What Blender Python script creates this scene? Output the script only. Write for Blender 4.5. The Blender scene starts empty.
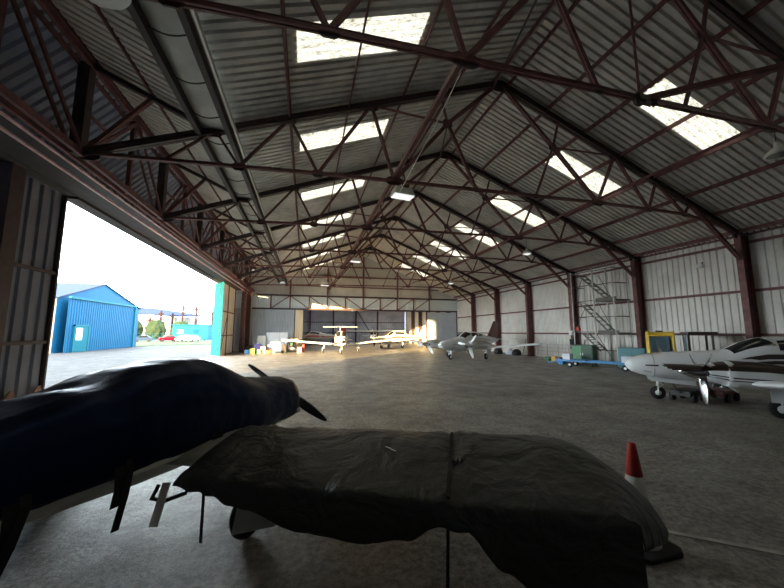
import bpy, bmesh, math, random
from mathutils import Vector, Matrix
random.seed(7)
D = bpy.data
SC = bpy.context.scene
COL = SC.collection
PI = math.pi
def rad(a): return math.radians(a)

# ------------------------------------------------------------------ materials
def nmat(name, col, rough=0.6, metal=0.0, var=0.0, vscale=4.0, bump=0.0, bscale=20.0, spec=0.5, dirt=None, dirt_amt=0.0, dirt_scale=1.5):
    m = D.materials.new(name); m.use_nodes = True
    nt = m.node_tree; N = nt.nodes; L = nt.links
    b = N['Principled BSDF']
    b.inputs['Base Color'].default_value = (*col, 1)
    b.inputs['Roughness'].default_value = rough
    b.inputs['Metallic'].default_value = metal
    b.inputs['Specular IOR Level'].default_value = spec
    tc = N.new('ShaderNodeTexCoord')
    if var > 0:
        n = N.new('ShaderNodeTexNoise'); n.inputs['Scale'].default_value = vscale; n.inputs['Detail'].default_value = 5
        L.new(tc.outputs['Object'], n.inputs['Vector'])
        r = N.new('ShaderNodeValToRGB')
        r.color_ramp.elements[0].position = 0.3; r.color_ramp.elements[1].position = 0.7
        r.color_ramp.elements[0].color = (*[c*(1-var) for c in col], 1)
        r.color_ramp.elements[1].color = (*[min(1, c*(1+var)) for c in col], 1)
        L.new(n.outputs['Fac'], r.inputs['Fac'])
        out = r.outputs['Color']
        if dirt:
            n2 = N.new('ShaderNodeTexNoise'); n2.inputs['Scale'].default_value = dirt_scale; n2.inputs['Detail'].default_value = 8
            n2.inputs['Roughness'].default_value = 0.7
            L.new(tc.outputs['Object'], n2.inputs['Vector'])
            r2 = N.new('ShaderNodeValToRGB'); r2.color_ramp.elements[0].position = 0.45; r2.color_ramp.elements[1].position = 0.7
            r2.color_ramp.elements[1].color = (dirt_amt,)*3 + (1,)
            L.new(n2.outputs['Fac'], r2.inputs['Fac'])
            mx = N.new('ShaderNodeMixRGB'); mx.inputs['Color2'].default_value = (*dirt, 1)
            L.new(r2.outputs['Color'], mx.inputs['Fac']); L.new(out, mx.inputs['Color1'])
            out = mx.outputs['Color']
        L.new(out, b.inputs['Base Color'])
    if bump > 0:
        n = N.new('ShaderNodeTexNoise'); n.inputs['Scale'].default_value = bscale; n.inputs['Detail'].default_value = 6
        L.new(tc.outputs['Object'], n.inputs['Vector'])
        bp = N.new('ShaderNodeBump'); bp.inputs['Strength'].default_value = bump; bp.inputs['Distance'].default_value = 0.02
        L.new(n.outputs['Fac'], bp.inputs['Height']); L.new(bp.outputs['Normal'], b.inputs['Normal'])
    return m

def emit_mix(name, col, strength, base=(0.8, 0.8, 0.75)):
    m = nmat(name, base, 0.4)
    b = m.node_tree.nodes['Principled BSDF']
    b.inputs['Emission Color'].default_value = (*col, 1)
    b.inputs['Emission Strength'].default_value = strength
    return m

M = {}
M['steel'] = nmat('red_oxide_steel', (0.150, 0.060, 0.058), 0.6, 0, 0.35, 6, 0.1, 40)
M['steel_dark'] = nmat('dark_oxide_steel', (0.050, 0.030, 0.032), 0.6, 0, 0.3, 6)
M['rail'] = nmat('pink_primer_rail', (0.55, 0.36, 0.40), 0.45, 0, 0.2, 5)
M['sheet_left'] = nmat('cement_sheet_left', (0.60, 0.585, 0.545), 0.75, 0, 0.1, 1.2, 0, 20, 0.3, (0.15, 0.14, 0.12), 0.5, 1.1)
M['sheet_right'] = nmat('cement_sheet_right', (0.60, 0.585, 0.545), 0.75, 0, 0.1, 1.0, 0, 20, 0.3, (0.15, 0.14, 0.12), 0.4, 1.3)
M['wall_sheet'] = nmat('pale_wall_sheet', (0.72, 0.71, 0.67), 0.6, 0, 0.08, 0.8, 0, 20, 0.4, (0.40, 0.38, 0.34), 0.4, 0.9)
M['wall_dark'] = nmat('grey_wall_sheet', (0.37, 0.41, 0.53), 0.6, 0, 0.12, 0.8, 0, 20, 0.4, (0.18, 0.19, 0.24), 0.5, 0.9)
M['leaf_dark'] = nmat('dull_door_leaf', (0.17, 0.18, 0.22), 0.7, 0, 0.15, 1.2)
M['gable'] = nmat('grey_gable_sheet', (0.50, 0.51, 0.50), 0.6, 0, 0.12, 0.8)
M['header_panel'] = nmat('pale_blue_header', (0.60, 0.68, 0.72), 0.6, 0, 0.08, 0.8)
M['door_blue'] = nmat('blue_grey_door', (0.40, 0.46, 0.52), 0.55, 0, 0.1, 0.8)
M['cream'] = nmat('cream_sheet', (0.66, 0.58, 0.42), 0.6, 0, 0.06, 1)
M['turq'] = nmat('turquoise_paint', (0.010, 0.085, 0.12), 0.5, 0, 0.1, 1)
M['gutter'] = nmat('galvanised_gutter', (0.24, 0.25, 0.24), 0.5, 0.3, 0.2, 2)
M['timber_black'] = nmat('black_timber', (0.035, 0.03, 0.03), 0.7, 0, 0.2, 4)
M['rust'] = nmat('rusty_plate', (0.28, 0.15, 0.10), 0.8, 0, 0.3, 12)
M['white'] = nmat('white_paint', (0.82, 0.85, 0.86), 0.28, 0, 0.02, 3)
M['white_warm'] = nmat('cream_white_paint', (0.70, 0.69, 0.62), 0.35)
M['offwhite'] = nmat('off_white', (0.55, 0.55, 0.50), 0.5, 0, 0.06, 3)
M['brown'] = nmat('dark_brown_paint', (0.045, 0.032, 0.026), 0.3)
M['redbrown'] = nmat('maroon_paint', (0.16, 0.06, 0.05), 0.4)
M['red'] = nmat('red_paint', (0.50, 0.05, 0.04), 0.45)
M['glass'] = nmat('smoked_glass', (0.015, 0.017, 0.02), 0.06)
M['glass_pale'] = nmat('pale_glass', (0.50, 0.72, 0.90), 0.08)
M['chrome'] = nmat('polished_metal', (0.62, 0.63, 0.65), 0.16, 1.0)
M['alu'] = nmat('aluminium', (0.55, 0.56, 0.57), 0.35, 0.9)
M['black'] = nmat('matt_black', (0.010, 0.010, 0.012), 0.5)
M['rubber'] = nmat('tyre_rubber', (0.012, 0.012, 0.013), 0.75)
M['galv'] = nmat('galvanised_tube', (0.42, 0.42, 0.40), 0.45, 0.4)
M['galv_dark'] = nmat('dull_scaffold_steel', (0.13, 0.125, 0.115), 0.6, 0.2)
M['blue_paint'] = nmat('blue_paint', (0.04, 0.22, 0.48), 0.4)
M['teal'] = nmat('teal_cabinet', (0.03, 0.17, 0.20), 0.5)
M['green_dark'] = nmat('dark_green_cabinet', (0.025, 0.08, 0.045), 0.5)
M['green'] = nmat('green_paint', (0.07, 0.25, 0.12), 0.5)
M['yellow'] = nmat('yellow_paint', (0.75, 0.52, 0.06), 0.4)
M['orange'] = nmat('orange_plastic', (0.75, 0.20, 0.04), 0.5)
M['purple'] = nmat('violet_plastic', (0.12, 0.08, 0.28), 0.5)
M['board_white'] = nmat('white_board', (0.70, 0.75, 0.80), 0.5, 0, 0.06, 2)
M['cardboard'] = nmat('cardboard', (0.42, 0.30, 0.18), 0.8)
M['floor_line'] = nmat('faded_floor_line', (0.34, 0.32, 0.28), 0.7, 0, 0.4, 6)
M['cone_red'] = nmat('cone_red', (0.55, 0.045, 0.03), 0.4)
M['cone_white'] = nmat('cone_white', (0.55, 0.55, 0.53), 0.4, 0, 0.12, 10)
M['glass_grey'] = nmat('dusty_glass', (0.22, 0.23, 0.23), 0.25)
M['lamp_grey'] = emit_mix('lamp_casing', (0.9, 0.95, 1.0), 0.0, (0.62, 0.64, 0.62))
M['lamp_glow'] = emit_mix('lamp_diffuser', (0.95, 0.97, 1.0), 0.09)
M['shed_blue'] = nmat('bright_blue_sheet', (0.004, 0.050, 0.115), 0.5, 0, 0.06, 1)
M['shed_trim'] = nmat('light_blue_trim', (0.008, 0.07, 0.10), 0.5)
M['cyan'] = nmat('cyan_paint', (0.003, 0.065, 0.10), 0.5)
M['render_white'] = nmat('pale_render', (0.16, 0.16, 0.15), 0.7)
M['far_roof'] = nmat('slate_blue_roof', (0.012, 0.022, 0.05), 0.6)
M['pole'] = nmat('weathered_pole', (0.03, 0.018, 0.018), 0.8)
M['hedge'] = nmat('hedge_leaves', (0.022, 0.034, 0.018), 0.9, 0, 0.4, 8)
M['car_dark'] = nmat('car_dark', (0.03, 0.05, 0.08), 0.3)
M['car_red'] = nmat('car_red', (0.10, 0.004, 0.012), 0.3)

def cover_mat(name, col, sheen_rough, bstr, bscale, stretch=(1, 1, 1)):
    m = nmat(name, col, sheen_rough, 0, 0.15, 3)
    nt = m.node_tree; N = nt.nodes; L = nt.links; b = N['Principled BSDF']
    tc = N.new('ShaderNodeTexCoord'); mp = N.new('ShaderNodeMapping'); mp.inputs['Scale'].default_value = stretch
    L.new(tc.outputs['Object'], mp.inputs['Vector'])
    n1 = N.new('ShaderNodeTexNoise'); n1.inputs['Scale'].default_value = bscale; n1.inputs['Detail'].default_value = 4; n1.inputs['Distortion'].default_value = 1.2
    n2 = N.new('ShaderNodeTexNoise'); n2.inputs['Scale'].default_value = bscale*4; n2.inputs['Detail'].default_value = 3
    L.new(mp.outputs['Vector'], n1.inputs['Vector']); L.new(mp.outputs['Vector'], n2.inputs['Vector'])
    mt = N.new('ShaderNodeMath'); mt.operation = 'MULTIPLY_ADD'; mt.inputs[1].default_value = 0.25
    L.new(n2.outputs['Fac'], mt.inputs[0]); L.new(n1.outputs['Fac'], mt.inputs[2])
    bp = N.new('ShaderNodeBump'); bp.inputs['Strength'].default_value = bstr; bp.inputs['Distance'].default_value = 0.06
    L.new(mt.outputs[0], bp.inputs['Height']); L.new(bp.outputs['Normal'], b.inputs['Normal'])
    return m
M['cover_navy'] = cover_mat('navy_cover_cloth', (0.0016, 0.0038, 0.018), 0.40, 0.28, 2.0, (1, 1, 0.6))
M['cover_black'] = cover_mat('black_cover_cloth', (0.026, 0.028, 0.027), 0.45, 1.0, 2.6, (1, 1, 1))
M['strap'] = nmat('black_webbing', (0.006, 0.006, 0.008), 0.7)

def floor_mat(name, c0, c1, c2, rough, bump):
    m = D.materials.new(name); m.use_nodes = True
    nt = m.node_tree; N = nt.nodes; L = nt.links; b = N['Principled BSDF']
    tc = N.new('ShaderNodeTexCoord')
    def noise(s, d=6, r=0.6, dist=0):
        n = N.new('ShaderNodeTexNoise'); n.inputs['Scale'].default_value = s; n.inputs['Detail'].default_value = d
        n.inputs['Roughness'].default_value = r; n.inputs['Distortion'].default_value = dist
        L.new(tc.outputs['Object'], n.inputs['Vector']); return n
    def ramp(n, p0, p1, a, bcol):
        r = N.new('ShaderNodeValToRGB'); r.color_ramp.elements[0].position = p0; r.color_ramp.elements[1].position = p1
        r.color_ramp.elements[0].color = (*a, 1); r.color_ramp.elements[1].color = (*bcol, 1)
        L.new(n.outputs['Fac'], r.inputs['Fac']); return r
    big = ramp(noise(0.45, 6, 0.65, 0.6), 0.35, 0.65, c0, c1)
    mid = ramp(noise(2.6, 8, 0.75), 0.42, 0.72, (0, 0, 0), (0.75, 0.75, 0.75))
    fine = ramp(noise(17, 10, 0.8), 0.42, 0.58, (0.30, 0.30, 0.30), (1.30, 1.30, 1.30))
    mx = N.new('ShaderNodeMixRGB'); L.new(mid.outputs['Color'], mx.inputs['Fac'])
    L.new(big.outputs['Color'], mx.inputs['Color1']); mx.inputs['Color2'].default_value = (*c2, 1)
    ml = N.new('ShaderNodeMixRGB'); ml.blend_type = 'MULTIPLY'; ml.inputs['Fac'].default_value = 0.8
    L.new(mx.outputs['Color'], ml.inputs['Color1']); L.new(fine.outputs['Color'], ml.inputs['Color2'])
    L.new(ml.outputs['Color'], b.inputs['Base Color'])
    rr = ramp(noise(1.3, 5), 0.35, 0.7, (rough-0.1,)*3, (rough+0.15,)*3)
    L.new(rr.outputs['Color'], b.inputs['Roughness'])
    bp = N.new('ShaderNodeBump'); bp.inputs['Strength'].default_value = bump; bp.inputs['Distance'].default_value = 0.012
    nb = noise(34, 8, 0.75); L.new(nb.outputs['Fac'], bp.inputs['Height']); L.new(bp.outputs['Normal'], b.inputs['Normal'])
    return m
M['floor'] = floor_mat('worn_concrete', (0.235, 0.212, 0.182), (0.38, 0.35, 0.305), (0.12, 0.105, 0.090), 0.44, 1.0)
M['apron'] = floor_mat('apron_tarmac', (0.046, 0.050, 0.056), (0.062, 0.066, 0.071), (0.036, 0.040, 0.045), 0.7, 0.2)
M['grass'] = nmat('pale_grass', (0.055, 0.075, 0.038), 0.9, 0, 0.35, 1.5, 0.3, 30)

def skylight_mat():
    m = D.materials.new('translucent_rooflight'); m.use_nodes = True
    nt = m.node_tree; N = nt.nodes; L = nt.links
    b = N['Principled BSDF']; out = N['Material Output']
    tc = N.new('ShaderNodeTexCoord')
    n = N.new('ShaderNodeTexNoise'); n.inputs['Scale'].default_value = 3.0; n.inputs['Detail'].default_value = 10; n.inputs['Roughness'].default_value = 0.85
    mp = N.new('ShaderNodeMapping'); mp.inputs['Scale'].default_value = (2.2, 7.0, 1)
    L.new(tc.outputs['Object'], mp.inputs['Vector']); L.new(mp.outputs['Vector'], n.inputs['Vector'])
    r = N.new('ShaderNodeValToRGB')
    r.color_ramp.elements[0].position = 0.38; r.color_ramp.elements[0].color = (0.20, 0.18, 0.12, 1)
    r.color_ramp.elements[1].position = 0.54; r.color_ramp.elements[1].color = (0.92, 0.90, 0.76, 1)
    L.new(n.outputs['Fac'], r.inputs['Fac'])
    L.new(r.outputs['Color'], b.inputs['Base Color']); b.inputs['Roughness'].default_value = 0.5
    L.new(r.outputs['Color'], b.inputs['Emission Color']); b.inputs['Emission Strength'].default_value = SKYLIGHT_E
    return m
SKYLIGHT_E = 0.13
M['skylight'] = skylight_mat()
for k_ in ('shed_blue', 'shed_trim', 'cyan', 'far_roof', 'pole', 'hedge', 'car_dark', 'car_red', 'apron', 'grass', 'turq', 'render_white'):
    M[k_].node_tree.nodes['Principled BSDF'].inputs['Specular IOR Level'].default_value = 0.03
M['cover_navy'].node_tree.nodes['Principled BSDF'].inputs['Specular Tint'].default_value = (.25, .42, 1.0, 1)
M['glass_pale'].node_tree.nodes['Principled BSDF'].inputs['Roughness'].default_value = .5
M['rear_fill'] = emit_mix('rear_fill_glow', (1, .98, .9), 0.6)  # glow of the panels added to brighten the rear hall

# ------------------------------------------------------------------ mesh builder
class MB:
    def __init__(s): s.v = []; s.f = []; s.smooth = False
    def add(s, vs, fs):
        o = len(s.v); s.v += [tuple(v) for v in vs]; s.f += [tuple(i+o for i in f) for f in fs]; return s
    def box(s, a, b):
        x0, y0, z0 = a; x1, y1, z1 = b
        vs = [(x0,y0,z0),(x1,y0,z0),(x1,y1,z0),(x0,y1,z0),(x0,y0,z1),(x1,y0,z1),(x1,y1,z1),(x0,y1,z1)]
        return s.add(vs, [(3,2,1,0),(4,5,6,7),(0,1,5,4),(1,2,6,5),(2,3,7,6),(3,0,4,7)])
    def bar(s, p, q, w, h, up=(0, 0, 1)):
        """rectangular bar from p to q; w across, h along 'up'"""
        p = Vector(p); q = Vector(q); d = (q-p).normalized(); u = Vector(up)
        if abs(d.dot(u)) > 0.98: u = Vector((0, 1, 0))
        r = d.cross(u).normalized(); u = r.cross(d).normalized()
        vs = []
        for c in (p, q):
            for a, b in ((-1,-1),(1,-1),(1,1),(-1,1)): vs.append(c + r*a*w/2 + u*b*h/2)
        return s.add(vs, [(3,2,1,0),(4,5,6,7),(0,1,5,4),(1,2,6,5),(2,3,7,6),(3,0,4,7)])
    def angle(s, p, q, w, up=(0, 1, 0), t=0.012):
        """double angle iron: flange + web, as a T"""
        s.bar(p, q, w, t, up); 
        p = Vector(p); q = Vector(q); d = (q-p).normalized(); u = Vector(up)
        if abs(d.dot(u)) > 0.98: u = Vector((1, 0, 0))
        r = d.cross(u).normalized(); u = r.cross(d).normalized()
        return s.bar(p+u*w*0.5, q+u*w*0.5, t*1.4, w, up)
    def tube(s, pts, r, n=8, caps=True):
        pts = [Vector(p) for p in pts]; rs = r if isinstance(r, (list, tuple)) else [r]*len(pts)
        vs = []; fs = []; ref = None
        for i, p in enumerate(pts):
            d = (pts[min(i+1, len(pts)-1)] - pts[max(i-1, 0)]).normalized()
            if ref is None:
                ref = Vector((0, 0, 1)) if abs(d.z) < 0.9 else Vector((1, 0, 0))
            a = d.cross(ref).normalized(); b = d.cross(a).normalized(); 
            for k in range(n):
                t = 2*PI*k/n; vs.append(p + (a*math.cos(t)+b*math.sin(t))*rs[i])
        for i in range(len(pts)-1):
            for k in range(n):
                fs.append((i*n+k, i*n+(k+1) % n, (i+1)*n+(k+1) % n, (i+1)*n+k))
        if caps:
            fs.append(tuple(range(n))[::-1]); fs.append(tuple((len(pts)-1)*n+k for k in range(n)))
        return s.add(vs, fs)
    def lathe(s, c, axis, prof, n=24):
        """prof: list of (distance along axis, radius)"""
        c = Vector(c); ax = Vector(axis).normalized()
        ref = Vector((0, 0, 1)) if abs(ax.z) < 0.9 else Vector((1, 0, 0))
        a = ax.cross(ref).normalized(); b = ax.cross(a)
        vs = []; fs = []
        for (h, r) in prof:
            for k in range(n):
                t = 2*PI*k/n; vs.append(c + ax*h + (a*math.cos(t)+b*math.sin(t))*max(r, 1e-4))
        m = len(prof)
        for i in range(m-1):
            for k in range(n): fs.append((i*n+k, i*n+(k+1) % n, (i+1)*n+(k+1) % n, (i+1)*n+k))
        fs.append(tuple(range(n))[::-1]); fs.append(tuple((m-1)*n+k for k in range(n)))
        return s.add(vs, fs)
    def prism(s, poly, off):
        """polygon extruded by vector off"""
        n = len(poly); off = Vector(off)
        vs = [Vector(p) for p in poly] + [Vector(p)+off for p in poly]
        fs = [tuple(range(n))[::-1], tuple(range(n, 2*n))] + [(i, (i+1) % n, n+(i+1) % n, n+i) for i in range(n)]
        return s.add(vs, fs)
    def grid(s, P):
        """P: rows of points"""
        r = len(P); c = len(P[0])
        return s.add([p for row in P for p in row], [(i*c+j, i*c+j+1, (i+1)*c+j+1, (i+1)*c+j) for i in range(r-1) for j in range(c-1)])
    def build(s, name, mat, parent=None, smooth=False, solid=0, bevel=0, sub=0, mats=None):
        me = D.meshes.new(name); me.from_pydata([tuple(v) for v in s.v], [], s.f); me.update()
        bm = bmesh.new(); bm.from_mesh(me); bmesh.ops.recalc_face_normals(bm, faces=bm.faces); bm.to_mesh(me); bm.free()
        me.materials.append(mat)
        o = D.objects.new(name, me); COL.objects.link(o)
        if smooth:
            for p in me.polygons: p.use_smooth = True
        if parent is not None: o.parent = parent
        if solid:
            md = o.modifiers.new('thickness', 'SOLIDIFY'); md.thickness = solid; md.offset = 0
        if bevel:
            md = o.modifiers.new('edge', 'BEVEL'); md.width = bevel; md.segments = 2; md.limit_method = 'ANGLE'
        if sub:
            md = o.modifiers.new('round', 'SUBSURF'); md.levels = sub; md.render_levels = sub
        return o

def tag(o, label, cat, group=None):
    o['label'] = label; o['category'] = cat
    if group: o['group'] = group
    return o
def struct(o): o['kind'] = 'structure'; return o
def empty(name, loc, label, cat, group=None, rz=0):
    o = D.objects.new(name, None); COL.objects.link(o); o.location = loc; o.rotation_euler = (0, 0, rz)
    o.empty_display_size = 0.2
    return tag(o, label, cat, group)
def copy_tree(o, parent=None):
    c = o.copy(); COL.objects.link(c)
    if parent is not None: c.parent = parent
    for ch in [x for x in D.objects if x.parent == o]: copy_tree(ch, c)
    return c

# ------------------------------------------------------------------ key dimensions
XR = 14.95; XL = -6.05; YF = 30.0; YB = -7.0
RX, RZ = 5.21, 8.73                      # ridge
def zr(x):                               # truss top chord line
    if x >= RX: return RZ - (x-RX)*0.3996
    return RZ - (RX-x)*0.373
def Yk(k): return 7.45 + 3.76*(k-1)
UP = 0.14                                # sheet above chord centre line
HALL = 48.0                              # end of the rear hall

def corr(mb, p0, udir, ulen, vdir, vlen, ndir, period=0.2, amp=0.045, nv=1):
    """corrugated sheet: ribs repeat along u, run along v, rise along n"""
    p0 = Vector(p0); u = Vector(udir); v = Vector(vdir); n = Vector(ndir)
    us = []
    ph0 = (p0.dot(u)) % period
    prof = ((0, 0), (0.58, 0), (0.68, 1), (0.90, 1))
    def hgt(w):
        w = (w/period) % 1.0
        if w < .58: return 0.0
        if w < .68: return (w-.58)/.10
        if w < .90: return 1.0
        return (1.0-w)/.10
    us.append((0.0, hgt(ph0)))
    i = 0
    while True:
        x = 0
        for ph, h in prof:
            x = (i+ph)*period-ph0
            if x >= ulen: break
            if x > 1e-6: us.append((x, h))
        if x >= ulen: break
        i += 1
    us.append((ulen, hgt(ph0+ulen)))
    rows = []
    for j in range(nv+1):
        rows.append([p0 + u*a + v*(vlen*j/nv) + n*(h*amp) for a, h in us])
    return mb.grid(rows)

# ------------------------------------------------------------------ setting: ground, walls, roof
def build_shell():
    struct(MB().box((XL-0.1, YB, -0.3), (XR+0.3, HALL, 0)).build('floor', M['floor']))
    struct(MB().box((-160, YB-40, -0.35), (XL-0.1, 220, -0.02)).build('ground_apron', M['apron']))
    struct(MB().add([(-17.2, 44.5, -0.02), (-9.3, 48, -0.02), (-4, 62, -0.02), (-60, 66, -0.02), (-60, 46, -0.02), (-17.3, 42.3, -0.02),
                     (-17.2, 44.5, 0.03), (-9.3, 48, 0.03), (-4, 62, 0.03), (-60, 66, 0.03), (-60, 46, 0.03), (-17.3, 42.3, 0.03)],
                    [(0,1,2,3,4,5), (6,7,8,9,10,11), (0,1,7,6), (1,2,8,7), (2,3,9,8), (3,4,10,9), (4,5,11,10), (5,0,6,11)]).build('ground_grass', M['grass']))
    # right wall : corrugated, ribs upright
    mb = MB(); corr(mb, (XR, YB, 0), (0, 1, 0), HALL-YB, (0, 0, 1), 5.1, (1, 0, 0), 0.22, 0.04)
    struct(mb.build('wall_right', M['wall_sheet'], solid=0.01))
    # wall behind the camera
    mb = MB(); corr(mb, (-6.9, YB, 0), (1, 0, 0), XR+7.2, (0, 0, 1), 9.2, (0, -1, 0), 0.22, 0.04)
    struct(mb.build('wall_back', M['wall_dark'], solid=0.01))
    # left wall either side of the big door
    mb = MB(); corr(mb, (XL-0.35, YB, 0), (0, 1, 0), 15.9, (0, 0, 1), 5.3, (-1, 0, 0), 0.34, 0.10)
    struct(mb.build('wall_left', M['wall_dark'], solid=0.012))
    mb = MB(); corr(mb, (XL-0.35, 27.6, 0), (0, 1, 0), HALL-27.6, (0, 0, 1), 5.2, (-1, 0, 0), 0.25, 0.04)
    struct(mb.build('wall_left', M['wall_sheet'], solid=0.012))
    # sloping sheet from the roof edge out to the door header
    u = Vector((-6.35+4.45, 0, 5.15-7.2)); L = u.length; u.normalize()
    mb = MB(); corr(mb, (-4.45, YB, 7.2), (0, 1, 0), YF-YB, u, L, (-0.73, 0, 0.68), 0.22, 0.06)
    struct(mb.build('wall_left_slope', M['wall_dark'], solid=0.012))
    # ceiling : left slope of the main roof (with rooflights), right slope, small slope over the door
    P = 0.18
    def slope(name, xa, xb, mat, cuts, cx):
        za, zb = zr(xa)+UP, zr(xb)+UP
        def seg(mb, x0, x1, y0, y1):
            t0 = (x0-xa)/(xb-xa); t1 = (x1-xa)/(xb-xa)
            p0 = Vector((x0, y0, za+(zb-za)*t0)); p1 = Vector((x1, y0, za+(zb-za)*t1))
            d = p1-p0; l = d.length; d.normalize()
            corr(mb, p0, (0, 1, 0), y1-y0, d, l, (0, 0, 1), P, 0.075)
        mb = MB()
        seg(mb, xa, cx[0], YB, YF); seg(mb, cx[1], xb, YB, YF)
        y = YB
        for a, b in cuts:
            seg(mb, cx[0], cx[1], y, a); y = b
        seg(mb, cx[0], cx[1], y, YF)
        struct(mb.build(name, mat, solid=0.008))
        return seg
    cutsL = [(-3.0, -2.25), (1.6, 2.35), (5.2, 5.98), (8.45, 9.2), (12.1, 12.95), (15.9, 16.7), (19.6, 20.4), (23.35, 24.15), (27.1, 27.9)]
    segL = slope('ceiling', -2.0, RX, M['sheet_left'], cutsL, (-0.31, 2.15))
    segR = slope('ceiling', RX, XR+0.1, M['sheet_right'], cutsL, (8.2, 10.75))
    n = 1
    for seg, cx in ((segL, (-0.31, 2.15)), (segR, (8.2, 10.75))):
        for a, b in cutsL:
            mb = MB(); seg(mb, cx[0], cx[1], a, b)
            struct(mb.build('window_%d' % n, M['skylight'], solid=0.006)); n += 1
    u = Vector((-4.5+2.2, 0, 7.2-6.15)); L = u.length; u.normalize()
    mb = MB(); corr(mb, (-2.2, YB, 6.17), (0, 1, 0), YF-YB, u, L, (0, 0, 1), P, 0.075)
    struct(mb.build('ceiling_over_door', M['sheet_left'], solid=0.008))
    # far gable: sheet above the rear opening, with the header strip below it
    z0, z1 = 4.82, 9.0
    mb = MB()
    xs = []
    x = -6.3
    k = 0
    while x < XR:
        for ph, h in ((0, 0), (0.066, 0), (0.09, 1), (0.19, 1)):
            if x+ph < XR: xs.append((x+ph, h))
        x += 0.22
    xs.append((XR, 0))
    def ztop(x): return zr(x)+UP+.09 if x > -2.1 else (6.17+(-2.1-x)*0.46+.12) if x > -4.45 else max(5.2, 7.3-(-4.45-x)*1.08)
    mb.grid([[(x, YF+h*0.03, z0) for x, h in xs], [(x, YF+h*0.03, max(z0+0.02, ztop(x))) for x, h in xs]])
    struct(mb.build('wall_far', M['gable'], solid=0.01))
    mb = MB(); corr(mb, (-6.3, YF, 3.62), (1, 0, 0), XR+6.3, (0, 0, 1), 1.22, (0, 1, 0), 0.22, 0.03)
    struct(mb.build('wall_far_header', M['header_panel'], solid=0.01))
    mb = MB(); corr(mb, (-6.3, YF+0.1, 0), (1, 0, 0), 5.35, (0, 0, 1), 3.64, (0, 1, 0), 0.22, 0.03)
    struct(mb.build('wall_far_left', M['door_blue'], solid=0.012))
    # rear hall beyond
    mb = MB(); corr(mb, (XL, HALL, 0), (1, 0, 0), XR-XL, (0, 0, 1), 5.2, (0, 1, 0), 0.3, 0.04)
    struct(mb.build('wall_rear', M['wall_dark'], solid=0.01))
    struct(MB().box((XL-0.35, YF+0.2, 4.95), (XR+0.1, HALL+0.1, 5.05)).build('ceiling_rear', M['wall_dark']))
build_shell()
for i, (x, y) in enumerate(((1.5, 35), (8.5, 35), (1.5, 42), (8.5, 42))):
    struct(MB().box((x, y, 4.90), (x+3.0, y+1.6, 4.94)).build('window_%d' % (19+i), M['rear_fill']))  # glowing fill panels added under the rear ceiling, not real windows

ORD = ['first', 'second', 'third', 'fourth', 'fifth', 'sixth', 'seventh', 'eighth', 'ninth', 'tenth', 'eleventh', 'twelfth', 'thirteenth', 'fourteenth', 'fifteenth', 'sixteenth']

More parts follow.
